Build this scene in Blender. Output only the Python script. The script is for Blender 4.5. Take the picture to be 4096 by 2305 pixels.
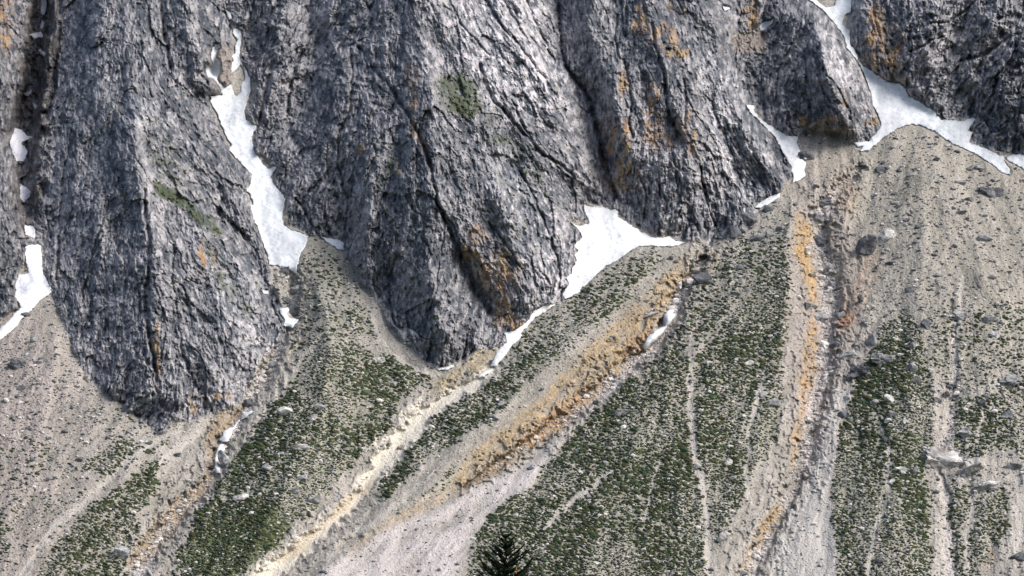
import bpy, math, random
import numpy as np
from mathutils import Vector, noise as mnoise
from mathutils.geometry import delaunay_2d_cdt

for o in list(bpy.data.objects): bpy.data.objects.remove(o, do_unlink=True)
SC = bpy.context.scene
rng = np.random.default_rng(7)
random.seed(7)

# ------------------------------------------------------------------ camera
F = 5548.0                      # focal length in picture units (picture is 2576 x 1450 units)
CU, CV = 1288.0, 725.0
cam_d = bpy.data.cameras.new('camera'); cam = bpy.data.objects.new('camera', cam_d)
SC.collection.objects.link(cam); SC.camera = cam
cam.location = (0, 0, 0); cam.rotation_euler = (math.radians(90), 0, 0)
cam_d.sensor_fit = 'HORIZONTAL'; cam_d.sensor_width = 36.0
cam_d.lens = 36.0 * F / 2576.0
cam_d.clip_start = 0.5; cam_d.clip_end = 8000

# ------------------------------------------------------------------ world, sun, exposure
SUN_EL, SUN_AZ = 47.0, 74.0     # azimuth: degrees to the right of straight behind the camera
w = bpy.data.worlds.new('World'); SC.world = w; w.use_nodes = True
nt = w.node_tree; bg = nt.nodes['Background']
sky = nt.nodes.new('ShaderNodeTexSky'); sky.sky_type = 'NISHITA'; sky.sun_disc = False
sky.sun_elevation = math.radians(SUN_EL); sky.sun_rotation = math.radians(180 - SUN_AZ)
sky.air_density = 1.0; sky.dust_density = 4.0; sky.ozone_density = 1.0
nt.links.new(sky.outputs[0], bg.inputs[0]); bg.inputs[1].default_value = 0.145
sl = bpy.data.lights.new('sun', 'SUN'); sun = bpy.data.objects.new('sun', sl); SC.collection.objects.link(sun)
sl.energy = 2.7; sl.angle = math.radians(30); sl.color = (1.0, 0.975, 0.945)
a, e = math.radians(SUN_AZ), math.radians(SUN_EL)
sd = Vector((math.sin(a)*math.cos(e), -math.cos(a)*math.cos(e), math.sin(e)))
sun.rotation_euler = sd.to_track_quat('Z', 'Y').to_euler()
SC.view_settings.view_transform = 'Standard'; SC.view_settings.look = 'None'
SC.view_settings.exposure = 0.4; SC.view_settings.gamma = 1.0

# ------------------------------------------------------------------ the mountain face on a fine sheet
ST = 1.6
U0, U1, V0, V1 = -240.0, 2816.0, -160.0, 1612.0
NU = int((U1-U0)/ST)+1; NV = int((V1-V0)/ST)+1
us = U0 + ST*np.arange(NU); vs = V0 + ST*np.arange(NV)
UU, VV = np.meshgrid(us, vs)
UU = UU.astype(np.float32); VV = VV.astype(np.float32)

def sstep(a, b, x):
    t = np.clip((x-a)/(b-a), 0, 1); return t*t*(3-2*t)

def vnoise(x, y, seed):
    r = np.random.default_rng(seed); n = 256
    T = r.random((n, n)).astype(np.float32)*2-1
    xi = np.floor(x).astype(np.int32); yi = np.floor(y).astype(np.int32)
    fx = (x-xi).astype(np.float32); fy = (y-yi).astype(np.float32)
    fx = fx*fx*(3-2*fx); fy = fy*fy*(3-2*fy)
    x0 = xi & 255; x1 = (xi+1) & 255; y0 = yi & 255; y1 = (yi+1) & 255
    return (T[y0, x0]*(1-fx)+T[y0, x1]*fx)*(1-fy)+(T[y1, x0]*(1-fx)+T[y1, x1]*fx)*fy

def fbm(x, y, cell, seed, octv=4, gain=0.5, ridged=False):
    s = 0; amp = 1.0; tot = 0; c, sn = math.cos(.6), math.sin(.6)
    for k in range(octv):
        n = vnoise((x*c-y*sn)/cell+k*17.3, (x*sn+y*c)/cell+k*9.1, seed+k)
        if ridged: n = 1-2*np.abs(n)
        s = s+amp*n; tot += amp; amp *= gain; cell *= 0.5; c, sn = c*math.cos(.9)-sn*math.sin(.9), sn*math.cos(.9)+c*math.sin(.9)
    return s/tot

def blur(a, n, it=2):
    a = a.astype(np.float32)
    k = max(1, int(n))
    for _ in range(it):
        for ax in (0, 1):
            p = np.pad(a, [(k+1, k) if i == ax else (0, 0) for i in (0, 1)], mode='edge')
            c = np.cumsum(p, axis=ax, dtype=np.float64)
            if ax == 0: a = ((c[2*k+1:]-c[:-2*k-1])/(2*k+1)).astype(np.float32)
            else: a = ((c[:, 2*k+1:]-c[:, :-2*k-1])/(2*k+1)).astype(np.float32)
    return a

def inpoly(poly, X, Y):
    out = np.zeros(X.shape, bool)
    P = np.array(poly, float); x0, y0 = P.min(0); x1, y1 = P.max(0)
    m = (X >= x0-1) & (X <= x1+1) & (Y >= y0-1) & (Y <= y1+1)
    if not m.any(): return out
    x = X[m]; y = Y[m]; r = np.zeros(x.shape, bool)
    for i in range(len(P)):
        ax, ay = P[i]; bx, by = P[(i+1) % len(P)]
        if ay == by: continue
        c = (ay > y) != (by > y)
        xi = (bx-ax)*(y-ay)/(by-ay)+ax
        r ^= c & (x < xi)
    out[m] = r
    return out

def pdist(line, X, Y, maxd):
    """distance to a polyline (and side and width interpolated along it); line points are (u, v[, half width])"""
    L = np.array([(p[0], p[1], p[2] if len(p) > 2 else 1.0) for p in line], float)
    D = np.full(X.shape, 1e6, np.float32); S = np.zeros(X.shape, np.float32); W = np.ones(X.shape, np.float32)
    for i in range(len(L)-1):
        ax, ay, aw = L[i]; bx, by, bw = L[i+1]
        j0 = max(0, int((min(ax, bx)-maxd-U0)/ST)); j1 = min(NU, int((max(ax, bx)+maxd-U0)/ST)+2)
        i0 = max(0, int((min(ay, by)-maxd-V0)/ST)); i1 = min(NV, int((max(ay, by)+maxd-V0)/ST)+2)
        if j1 <= j0 or i1 <= i0: continue
        x = X[i0:i1, j0:j1]; y = Y[i0:i1, j0:j1]
        dx, dy = bx-ax, by-ay; L2 = dx*dx+dy*dy+1e-9
        t = np.clip(((x-ax)*dx+(y-ay)*dy)/L2, 0, 1)
        d = np.hypot(x-ax-t*dx, y-ay-t*dy)
        s = np.sign((x-ax)*dy-(y-ay)*dx)
        m = d < D[i0:i1, j0:j1]
        D[i0:i1, j0:j1][m] = d[m]; S[i0:i1, j0:j1][m] = s[m]; W[i0:i1, j0:j1][m] = (aw+(bw-aw)*t)[m]
    return D, S, W

# ---- outlines of the snow patches, traced and then laid on the slope
SNOW = [
 ('long', 'long grey-white snow tongue winding down the couloir beside the large central buttress', [(588,70),(605,78),(608,95),(603,120),(604,145),(609,163),(622,182),(630,200),(631,230),(622,255),(614,283),(618,302),(645,317),(643,325),(632,345),(640,380),(660,410),(675,425),(698,418),(695,426),(680,445),(690,465),(708,485),(718,500),(710,545),(713,565),(730,578),(755,585),(776,595),(768,620),(755,640),(750,660),(745,690),(730,680),(715,672),(700,670),(690,668),(676,668),(673,640),(660,610),(648,575),(635,540),(628,515),(639,516),(630,490),(618,478),(628,465),(633,440),(600,405),(575,375),(583,365),(572,350),(555,310),(545,285),(530,258),(529,243),(560,240),(553,220),(538,198),(524,196),(517,180),(516,160),(524,166),(530,172),(535,160),(530,135),(540,111),(553,112),(555,120),(545,132),(543,145),(553,155),(555,178),(546,200),(560,215),(566,222),(583,211),(586,225),(590,238),(597,242),(606,232),(605,215),(613,205),(616,190),(612,172),(606,162),(590,180),(580,186),(582,165),(588,152),(582,142),(592,133),(592,115),(598,100),(590,92),(585,85)]),
 ('tip', 'tiny pointed snow scrap above the forked top of the long snow tongue', [(566,24),(580,33),(583,47),(576,51),(571,40)]),
 ('pool', 'small snow scrap under the dark boulder in the stony gully below the long snow tongue', [(702,776),(737,773),(722,790),(728,800),(752,805),(736,826),(712,820),(716,803),(704,786)]),
 ('fleck', 'tiny snow fleck at the left foot of rock just below the long snow tongue', [(656,729),(677,732),(675,742),(662,739)]),
 ('apex', 'small snow wedge at the top right of the dark green scree cone', [(806,595),(831,600),(850,603),(864,610),(866,630),(850,628),(831,616),(818,606)]),
 ('thin', 'thin snow sliver under the lowest toe of the central buttress', [(1096,929),(1118,925),(1141,917),(1143,921),(1130,930),(1105,933)]),
 ('white', 'broad bright white snow patch fanning out in the notch between two central buttresses', [(1468,516),(1488,520),(1505,518),(1521,522),(1535,529),(1546,526),(1556,535),(1555,546),(1571,556),(1590,570),(1608,580),(1638,596),(1660,599),(1684,595),(1698,606),(1729,609),(1710,616),(1694,620),(1664,621),(1641,619),(1608,620),(1588,630),(1574,640),(1551,656),(1528,668),(1501,690),(1475,716),(1461,726),(1463,733),(1438,746),(1420,754),(1415,741),(1431,716),(1424,700),(1438,690),(1441,673),(1451,656),(1445,643),(1455,630),(1443,618),(1463,600),(1461,586),(1436,560),(1458,571),(1481,561),(1478,550),(1470,533)]),
 ('strip', 'narrow white snow strip curving round the right foot of the central buttress', [(1398,766),(1368,770),(1342,783),(1334,795),(1330,805),(1310,822),(1288,833),(1267,837),(1272,850),(1274,862),(1255,880),(1245,895),(1238,910),(1234,923),(1250,920),(1262,905),(1275,890),(1288,870),(1305,855),(1314,845),(1310,838),(1330,818),(1345,800),(1365,788),(1385,777)]),
 ('scrap', 'small snow scrap just below the narrow strip at the head of the cream gully', [(1240,927),(1222,932),(1208,942),(1201,951),(1215,949),(1230,940)]),
 ('tongue', 'slim snow tongue lying in the ochre gully below a heap of pale stones', [(1671,793),(1684,780),(1699,776),(1692,789),(1701,793),(1690,808),(1678,823),(1668,838),(1654,853),(1636,868),(1621,882),(1617,876),(1624,858),(1634,843),(1654,829),(1673,821),(1669,805)]),
 ('side', 'curved snow tongue between the right central buttress and the small pyramid of rock', [(1877,263),(1897,266),(1900,285),(1915,300),(1935,315),(1960,330),(1985,342),(2008,345),(2004,358),(2010,370),(2013,385),(2011,400),(2028,408),(2024,425),(2026,445),(2010,455),(1992,461),(1996,445),(1990,425),(1980,400),(1965,375),(1950,345),(1925,320),(1905,300),(1885,280)]),
 ('ledge', 'small snow streak at the lower right foot of the right central buttress', [(1965,485),(1940,493),(1915,508),(1898,522),(1912,525),(1935,513),(1958,498)]),
 ('great', 'largest snowfield, falling past the small rock pyramid onto the top of the right cone', [(2026,-60),(2030,-5),(2049,10),(2075,30),(2087,45),(2099,60),(2122,90),(2132,123),(2152,147),(2165,167),(2175,187),(2182,207),(2192,240),(2195,266),(2208,285),(2212,300),(2217,315),(2205,335),(2192,346),(2188,355),(2165,358),(2145,358),(2157,371),(2172,367),(2162,381),(2185,380),(2208,360),(2232,340),(2258,323),(2292,312),(2315,315),(2348,330),(2398,363),(2452,386),(2498,416),(2518,433),(2543,441),(2540,425),(2525,405),(2527,397),(2498,383),(2452,363),(2438,358),(2447,333),(2434,330),(2445,315),(2454,301),(2447,297),(2418,305),(2390,302),(2365,301),(2352,283),(2315,257),(2285,243),(2278,223),(2265,212),(2232,207),(2198,183),(2168,163),(2158,153),(2158,140),(2150,127),(2138,110),(2138,77),(2118,63),(2125,37),(2140,30),(2142,0),(2140,-60),(2095,-60),(2103,0),(2098,15),(2078,19),(2062,8),(2048,-5),(2040,-60)]),
 ('edge', 'snow patch under the cliff at the right end of the large snowfield', [(2529,396),(2548,388),(2576,390),(2640,396),(2700,410),(2690,440),(2620,436),(2576,427),(2548,411),(2532,403)]),
 ('notch', 'small white snow scrap on the brown ledge left of the small rock pyramid', [(1909,66),(1922,56),(1946,49),(1943,60),(1928,72),(1912,79)]),
 ('high', 'tiny snow fleck high on the right shoulder of the right central buttress', [(1817,14),(1828,17),(1837,21),(1834,25),(1822,28)]),
 ('gorge_a', 'narrow snow sliver at the very top of the dark left gorge', [(102,-30),(118,-30),(118,8),(116,24),(112,38),(103,36),(104,15)]),
 ('gorge_b', 'small pointed snow scrap second from the top of the dark left gorge', [(106,50),(111,56),(110,66),(105,73),(100,72),(103,60)]),
 ('gorge_c', 'flat grey snow scrap on a shelf, third down in the dark left gorge', [(74,88),(90,82),(102,79),(108,90),(106,96),(95,94),(86,99)]),
 ('gorge_d', 'slanting snow scrap, fourth down in the dark left gorge', [(95,127),(102,123),(115,136),(111,143),(104,138)]),
 ('gorge_e', 'faint grey snow scrap, fifth down in the dark left gorge', [(60,236),(70,233),(80,226),(78,237),(70,243),(63,242)]),
 ('gorge_f', 'little triangle of snow, sixth down in the dark left gorge', [(81,256),(93,266),(90,276),(84,271)]),
 ('gorge_g', 'ragged grey snow patch about halfway down the dark left gorge', [(37,323),(57,328),(67,342),(83,345),(67,353),(55,362),(64,372),(69,384),(60,408),(40,405),(30,377),(24,360),(30,340)]),
 ('gorge_h', 'small grey snow patch pinched between dark walls under the halfway patch of the left gorge', [(50,463),(68,472),(79,484),(76,496),(60,511),(51,500)]),
 ('gorge_i', 'small four-sided snow scrap just above the lowest snow tongue of the left gorge', [(62,566),(85,570),(88,585),(87,602),(74,596),(63,591)]),
 ('gorge_j', 'large lilac-grey snow tongue spilling from the foot of the dark left gorge', [(63,620),(80,616),(103,616),(105,643),(106,665),(108,690),(118,706),(127,720),(129,736),(115,746),(100,756),(80,780),(57,800),(40,823),(20,840),(0,855),(-60,892),(-60,866),(0,827),(20,810),(33,793),(53,773),(46,760),(38,748),(38,716),(47,691),(60,690),(72,686),(67,670),(64,650)]),
 ('low_a', 'bright snow strip in the lower left gully under the toe of the left buttress', [(613,1039),(630,1034),(645,1032),(630,1041),(613,1054),(600,1063),(592,1076),(583,1093),(574,1111),(562,1112),(552,1109),(560,1093),(566,1083),(583,1076),(597,1062),(608,1050)]),
 ('low_b', 'lowest snow scrap, wrapped round a grey boulder in the lower left gully', [(556,1117),(562,1118),(567,1131),(556,1138),(548,1150),(547,1164),(553,1180),(556,1192),(543,1190),(541,1172),(541,1152),(545,1135),(549,1124)]),
]
SNOWD = {s[0]: s[2] for s in SNOW}

# ---- where the scree (and the snow couloirs) meets the cliffs
SCREE = [(-300,1700),(-300,1000),(-60,870),(0,812),(38,770),(48,692),(63,640),(72,612),(103,612),(128,722),(135,765),(150,790),(170,830),(185,880),(210,935),(250,980),(290,1010),(330,1040),(370,1070),(400,1090),(420,1088),(440,1070),(500,1050),(545,1035),(575,1025),(610,1010),(625,985),(640,950),(650,920),(670,890),(700,860),(715,825),(712,790),(690,740),(678,700),(674,668),(660,612),(628,520),(616,478),(628,440),(590,400),(565,350),(545,295),(528,250),(560,235),(585,220),(585,150),(583,70),(608,70),(612,160),(634,200),(634,240),(618,290),(648,318),(640,380),(700,415),(690,460),(722,500),(716,565),(776,590),(806,592),(866,608),(870,650),(885,665),(895,680),(910,715),(935,735),(950,760),(970,800),(990,830),(1020,860),(1050,885),(1075,910),(1100,924),(1150,915),(1180,900),(1210,880),(1255,868),(1272,856),(1266,834),(1300,828),(1330,803),(1340,783),(1370,768),(1418,758),(1415,740),(1430,716),(1424,700),(1438,690),(1451,656),(1443,618),(1463,600),(1436,560),(1478,555),(1466,514),(1556,524),(1575,556),(1608,578),(1638,594),(1684,593),(1730,606),(1770,605),(1785,620),(1800,608),(1830,604),(1862,590),(1880,560),(1905,525),(1960,487),(1990,460),(1990,425),(1965,375),(1925,320),(1875,260),(1897,264),(1935,313),(1985,340),(2008,344),(2030,336),(2080,330),(2110,335),(2140,352),(2188,356),(2215,320),(2195,266),(2182,207),(2152,147),(2122,90),(2075,30),(2030,-5),(2026,-200),(2142,-200),(2142,0),(2138,110),(2168,160),(2232,205),(2265,210),(2285,240),(2315,255),(2352,281),(2365,299),(2418,302),(2448,295),(2436,330),(2440,358),(2498,380),(2548,386),(2640,394),(2900,420),(2900,1700)]

wu = 7*fbm(UU, VV, 26, 11, 3); wv = 7*fbm(UU, VV, 26, 21, 3)
scree_hard = inpoly(SCREE, UU, VV)
snow_m = np.zeros(UU.shape, bool)
for s in SNOW: snow_m |= inpoly(s[2], UU, VV)
wx = 15*fbm(UU, VV, 60, 13, 4, .6)*(1-blur(snow_m, 14, 2))
scree_m = inpoly(SCREE, UU+wu*1.2+wx, VV+wv*1.2+wx) | snow_m
scree = blur(scree_m, 1, 1)
rock = 1-scree
snow_s = blur(snow_m, 2, 1)

# ---- the big relief: crests and gorges, interpolated like a stretched skin (metres towards the valley)
RIDGES = [
 [(-200,-150,0),(10,-150,-8),(20,100,-8),(15,400,-2),(10,650,2),(0,780,2)],
 [(-200,300,14),(-200,820,4)],
 [(62,-150,-20),(60,60,-20),(52,180,-18),(42,260,-16),(14,340,-10),(22,420,-8),(38,520,-8),(46,600,-2)],
 [(122,-150,-74),(118,50,-72),(110,150,-68),(92,260,-60),(72,350,-50),(74,480,-40),(84,580,-26),(92,612,-8)],
 [(88,-150,-74),(84,50,-72),(76,150,-68),(66,260,-60),(38,340,-46),(56,480,-38),(66,580,-24),(70,612,-8)],
 [(145,-150,-22),(142,60,-18),(138,160,-16),(122,260,-16),(96,350,-18),(98,480,-14),(106,580,-8)],
 [(140,-150,-6),(136,60,-6),(125,160,-8),(112,260,-8),(95,350,-8),(98,480,-6),(110,560,-4),(128,680,-2)],
 
 [(220,-150,20),(300,0,40),(330,130,46),(340,280,58),(345,420,62),(370,540,54),(385,640,48),(400,760,38),(405,880,28),(408,1000,14),(405,1080,2)],
 [(250,650,24),(200,760,10),(230,900,8),(300,1000,6)],
 [(500,640,40),(560,780,24),(600,900,12),(560,980,7)],
 [(455,-150,44),(470,30,38),(500,150,30),(530,240,16)],
 [(405,-150,22),(400,20,22),(415,130,26)],
 [(540,-150,22),(562,10,8),(575,60,-4)],
 [(620,60,2),(650,200,8),(640,300,4)],
 [(545,300,6),(600,420,6),(600,440,9),(630,550,4)],
 [(740,-150,22),(730,60,26),(700,200,18),(700,330,10),(740,480,8),(790,570,3)],
 [(820,-150,30),(840,150,36),(820,350,30),(850,500,18),(870,600,4)],
 [(780,-100,14),(790,120,18),(760,260,10),(680,400,0)],
 [(1030,-150,80),(1040,0,84),(1060,100,86),(1080,200,86),(1090,330,78),(1080,480,64),(1070,620,48),(1100,750,34),(1110,860,18),(1105,915,3)],
 [(950,200,60),(960,400,52),(930,560,32),(940,680,12)],
 [(980,700,12),(1020,820,10)],
 [(1240,480,62),(1290,620,44),(1310,720,28),(1330,790,6)],
 [(1290,-150,62),(1300,0,66),(1350,180,58),(1400,320,44),(1430,430,28),(1440,540,8)],
 [(1150,640,30),(1190,740,16),(1240,800,8)],
 [(1250,270,62),(1330,380,48),(1400,460,28),(1470,510,8)],
 [(1405,-150,26),(1408,60,28),(1408,140,27),(1440,195,22),(1482,245,16),(1500,310,10),(1528,440,4),(1552,500,-1)],
 [(1480,-150,56),(1490,100,52),(1540,220,50),(1590,400,36),(1600,520,14)],
 [(1620,-150,66),(1640,60,64),(1680,200,62),(1720,330,50),(1740,460,34),(1750,560,12)],
 [(1755,-150,60),(1790,60,54),(1830,220,42),(1880,330,28),(1930,430,12)],
 [(1690,300,40),(1700,400,36)],
 [(1850,-150,18),(1852,60,8),(1856,150,4),(1870,250,1)],
 [(1880,75,4),(1915,80,2)],
 [(1925,-150,20),(1960,0,18),(2020,0,12)],
 [(1935,120,12),(1990,50,30),(2040,20,24)],
 [(2040,20,28),(2060,120,50),(2095,220,46),(2125,300,24),(2160,345,6)],
 [(1930,170,14),(1950,260,10)],
 [(2170,-150,16),(2170,40,20),(2190,150,16),(2240,190,6)],
 [(2330,-150,40),(2320,50,38),(2330,150,26),(2350,230,10)],
 [(2480,-150,52),(2500,60,48),(2460,180,28),(2440,270,8)],
 [(2420,60,36),(2430,120,24),(2400,200,18)],
 [(2580,-150,60),(2600,150,46),(2560,280,22),(2560,370,4)],
 [(2800,-150,60),(2800,300,20)],
 [(2300,325,0),(2320,450,14),(2330,650,22),(2300,900,20),(2250,1200,14),(2240,1450,14),(2230,1610,12)],[(2800,500,2),(2800,1000,8),(2800,1600,8)],[(2460,700,20),(2480,1000,14)],
 [(1985,520,3),(1980,600,9),(1968,750,13),(1955,900,13),(1925,1050,11),(1865,1250,10),(1790,1450,8),(1760,1610,8)],
 [(1740,880,5),(1650,1000,7),(1520,1250,11),(1450,1600,11)],
 [(1700,622,1),(1600,680,8),(1480,800,11),(1320,960,10),(1150,1130,8),(980,1290,6),(800,1450,5)],
 [(780,605,1),(800,700,11),(830,850,18),(810,1000,19),(765,1150,16),(650,1350,11),(560,1610,9)],
 [(432,1090,1),(350,1180,8),(200,1330,9),(100,1500,9)],[(130,745,1),(140,900,8),(120,1100,10),(60,1400,8),(20,1600,6)],[(-200,900,2),(-200,1600,4)],
 [(740,700,-3),(735,800,-4),(690,900,-4),(620,1015,-5),(560,1110,-6),(505,1235,-6),(400,1345,-6),(330,1470,-6),(270,1610,-5)],
 [(1262,900,-2),(1120,1005,-5),(1010,1100,-6),(938,1205,-6),(838,1315,-5),(700,1425,-4),(480,1610,-4)],
 [(1760,665,-5),(1700,745,-10),(1645,870,-13),(1500,990,-12),(1340,1110,-6),(1150,1238,-2),(860,1388,0),(640,1520,0)],
 [(2140,450,-4),(2075,520,-8),(2062,640,-9),(2085,760,-8),(2078,880,-7),(2048,1040,-6),(1998,1220,-5),(1926,1350,-4),(1850,1610,-4)],
 [(2395,1000,8),(2388,1090,7),(2370,1205,6),(2390,1460,4),(2390,1610,4)],
]
_n = len(SCREE)
for _i in range(_n):
    (_ax, _ay), (_bx, _by) = SCREE[_i], SCREE[(_i+1) % _n]
    if max(abs(_ax), abs(_bx)) < 2650 and min(_ax, _bx) > -100 and max(_ay, _by) < 1500: RIDGES.append([(_ax, _ay, 0), (_bx, _by, 0)])
RIDGES = [[(p[0], p[1], p[2]*(1.35 if p[2] > 18 and p[1] < 900 and not (2200 < p[0] < 2420 and p[1] > 330) else 1)) for p in L] for L in RIDGES]
def laplace():
    best = None
    for cell in (32, 16, 8):
        nu = int((U1-U0)/cell)+2; nv = int((V1-V0)/cell)+2
        fix = np.zeros((nv, nu), bool); val = np.zeros((nv, nu), np.float32)
        gu = U0+cell*np.arange(nu); gv = V0+cell*np.arange(nv)
        GU, GV = np.meshgrid(gu, gv)
        fix |= inpoly(SCREE, GU, GV) & (GV < 560) & (GU < 2200) & (((GU > 500) & (GU < 740)) | (GU > 2020))
        for L in RIDGES:
            for (ax, ay, ah), (bx, by, bh) in zip(L[:-1], L[1:]):
                n = int(max(abs(bx-ax), abs(by-ay))/cell*1.5)+2
                for t in np.linspace(0, 1, n):
                    i = int(round((ay+(by-ay)*t-V0)/cell)); j = int(round((ax+(bx-ax)*t-U0)/cell))
                    if 0 <= i < nv and 0 <= j < nu: fix[i, j] = True; val[i, j] = ah+(bh-ah)*t
        if best is None: a = np.zeros((nv, nu), np.float32)
        else:
            ii = np.clip((GV-V0)/best[1], 0, best[0].shape[0]-1.001); jj = np.clip((GU-U0)/best[1], 0, best[0].shape[1]-1.001)
            a = bil(best[0], jj, ii)
        a[fix] = val[fix]
        for _ in range(500):
            p = np.pad(a, 1, mode='edge')
            b = 0.25*(p[:-2, 1:-1]+p[2:, 1:-1]+p[1:-1, :-2]+p[1:-1, 2:])
            a = np.where(fix, val, b)
        best = (a, cell)
    return best
def bil(A, x, y):
    x = np.clip(x, 0, A.shape[1]-1.001); y = np.clip(y, 0, A.shape[0]-1.001)
    xi = x.astype(np.int32); yi = y.astype(np.int32); fx = (x-xi).astype(np.float32); fy = (y-yi).astype(np.float32)
    return (A[yi, xi]*(1-fx)+A[yi, xi+1]*fx)*(1-fy)+(A[yi+1, xi]*(1-fx)+A[yi+1, xi+1]*fx)*fy
A, cell = laplace()
wu2 = 26*fbm(UU, VV, 90, 31, 4); wv2 = 26*fbm(UU, VV, 90, 41, 4)
H = bil(A, (UU+wu2*0.6-U0)/cell, (VV+wv2*0.6-V0)/cell)
H = blur(H, 3, 1)
rock_in = sstep(0.0, 1.0, blur(rock, 6, 2)*1.6-0.3)     # fades detail out towards the foot of the cliffs
H = H*(1-blur(snow_m, 3, 1)*sstep(150, 200, UU))

# ---- fall lines
HINT = [(20,100,.15,1),(20,600,.1,1),(180,300,-.25,1),(180,600,-.2,1),(260,100,-.35,1),(300,500,-.15,1),(260,800,-.1,1),(340,900,-.1,1),(330,60,0,1),(400,60,.2,1),(420,300,.75,1),(480,450,.8,1),(560,600,.75,1),(600,800,.45,1),(520,900,.3,1),(480,700,.55,1),(520,100,.25,1),(580,300,.5,1),
 (700,150,-.5,1),(760,350,-.45,1),(750,500,-.3,1),(860,100,-.5,1),(900,300,-.35,1),(960,150,-.05,1),(1000,350,0,1),(900,550,-.25,1),(1000,600,-.15,1),(1050,760,-.1,1),(1150,850,-.1,1),(1120,100,.35,1),(1180,300,.45,1),(1200,500,.5,1),(1280,650,.55,1),(1300,100,.75,1),(1360,350,.8,1),(1400,500,.6,1),(1250,50,.7,1),
 (1500,100,.05,1),(1600,300,.08,1),(1650,500,0,1),(1750,150,.2,1),(1800,350,.45,1),(1900,450,.5,1),(1780,30,.5,1),(1960,150,-.5,1),(2000,250,-.2,1),(2100,180,.5,1),(2160,260,.4,1),(2230,100,.15,1),(2320,120,-.35,1),(2400,200,-.5,1),(2520,100,-.6,1),(2500,280,-.4,1),
 (60,900,-.6,1),(150,850,-.1,1),(60,1200,-.4,1),(300,1100,-.9,.8),(200,1300,-.9,.8),(450,1150,-.9,.9),(520,1250,-.7,.9),(780,650,0,1),(900,800,.5,1),(1000,900,.6,.9),(750,900,-.5,1),(800,1050,-.35,1),(650,1250,-.55,1),(900,1050,-.2,1),(1100,1050,-1,.8),(900,1280,-1,.85),(1250,950,-1,.8),(1500,850,-1,.8),(1300,1150,-1,.75),(1100,1300,-1,.6),(1550,700,-1,.8),(1750,800,-.8,1),(1600,1000,-.7,1),(1450,1250,-.6,1),(1700,1050,-.1,1),(1850,900,-.3,1),(1850,1200,-.1,1),(1720,1350,.15,1),(1400,1400,-.4,1),(1900,650,-.6,1),(2060,700,-.05,1),(2040,1000,-.15,1),(1950,1300,-.5,1),(2080,1250,-.1,1),
 (2250,450,-.5,1),(2200,700,-.25,1),(2320,600,0,1),(2450,550,.5,1),(2550,700,.4,1),(2300,1000,-.05,1),(2450,900,.1,1),(2550,1100,.1,1),(2220,1300,-.2,1),(2450,1350,-.05,1),(2700,900,.4,1)]
gu = np.arange(U0, U1+16, 16); gv = np.arange(V0, V1+16, 16); GU, GV = np.meshgrid(gu, gv)
fx = np.zeros(GU.shape); fy = np.zeros(GU.shape)
for hu, hv, dx, dy in HINT:
    n = math.hypot(dx, dy); wgt = 1.0/(((GU-hu)**2+(GV-hv)**2)+900)**1.6
    fx += wgt*dx/n; fy += wgt*dy/n
n = np.hypot(fx, fy); fx /= n; fy /= n
FX = bil(fx.astype(np.float32), (UU-U0)/16, (VV-V0)/16); FY = bil(fy.astype(np.float32), (UU-U0)/16, (VV-V0)/16)
tw = 0.35*fbm(UU, VV, 60, 55, 3)          # the lines waver
FX, FY = FX*np.cos(tw)-FY*np.sin(tw), FX*np.sin(tw)+FY*np.cos(tw)

def lic(src, length, step=1.0):
    """smear a random field along the fall lines (length in cells each way)"""
    acc = src.astype(np.float32).copy(); wt = 1.0
    jj, ii = np.meshgrid(np.arange(NU, dtype=np.float32), np.arange(NV, dtype=np.float32))
    for sgn in (1, -1):
        x = jj.copy(); y = ii.copy()
        for k in range(length):
            xi = np.clip(np.rint(x), 0, NU-1).astype(np.int32); yi = np.clip(np.rint(y), 0, NV-1).astype(np.int32)
            x += sgn*step*FX[yi, xi]; y += sgn*step*FY[yi, xi]
            xi = np.clip(np.rint(x), 0, NU-1).astype(np.int32); yi = np.clip(np.rint(y), 0, NV-1).astype(np.int32)
            g = 1-(k+1)/(length+1)
            acc += g*src[yi, xi]
    m = acc.mean(); s = acc.std()
    return (acc-m)/s
W0 = rng.standard_normal(UU.shape).astype(np.float32)
L1 = lic(W0, 4)                                           # hair-fine flutes
L2 = lic(vnoise(UU/4.2, VV/4.2, 61), 6)
L3 = lic(vnoise(UU/11.0, VV/11.0, 62), 9, 1.6)
L4 = lic(vnoise(UU/28.0, VV/28.0, 63), 16, 2.4)
L6 = lic(vnoise(UU/10.0, VV/10.0, 66), 30, 1.5)*np.clip(.25+1.6*fbm(UU, VV, 150, 67, 3), 0, 1)
N1 = fbm(UU+wu2, VV+wv2, 60, 71, 5, .55, True)
N2 = fbm(UU+wu, VV+wv, 14, 81, 3, .6)
N3 = vnoise(UU/3.4, VV/3.4, 91)
N4 = fbm(UU, VV, 240, 101, 4)

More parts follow.
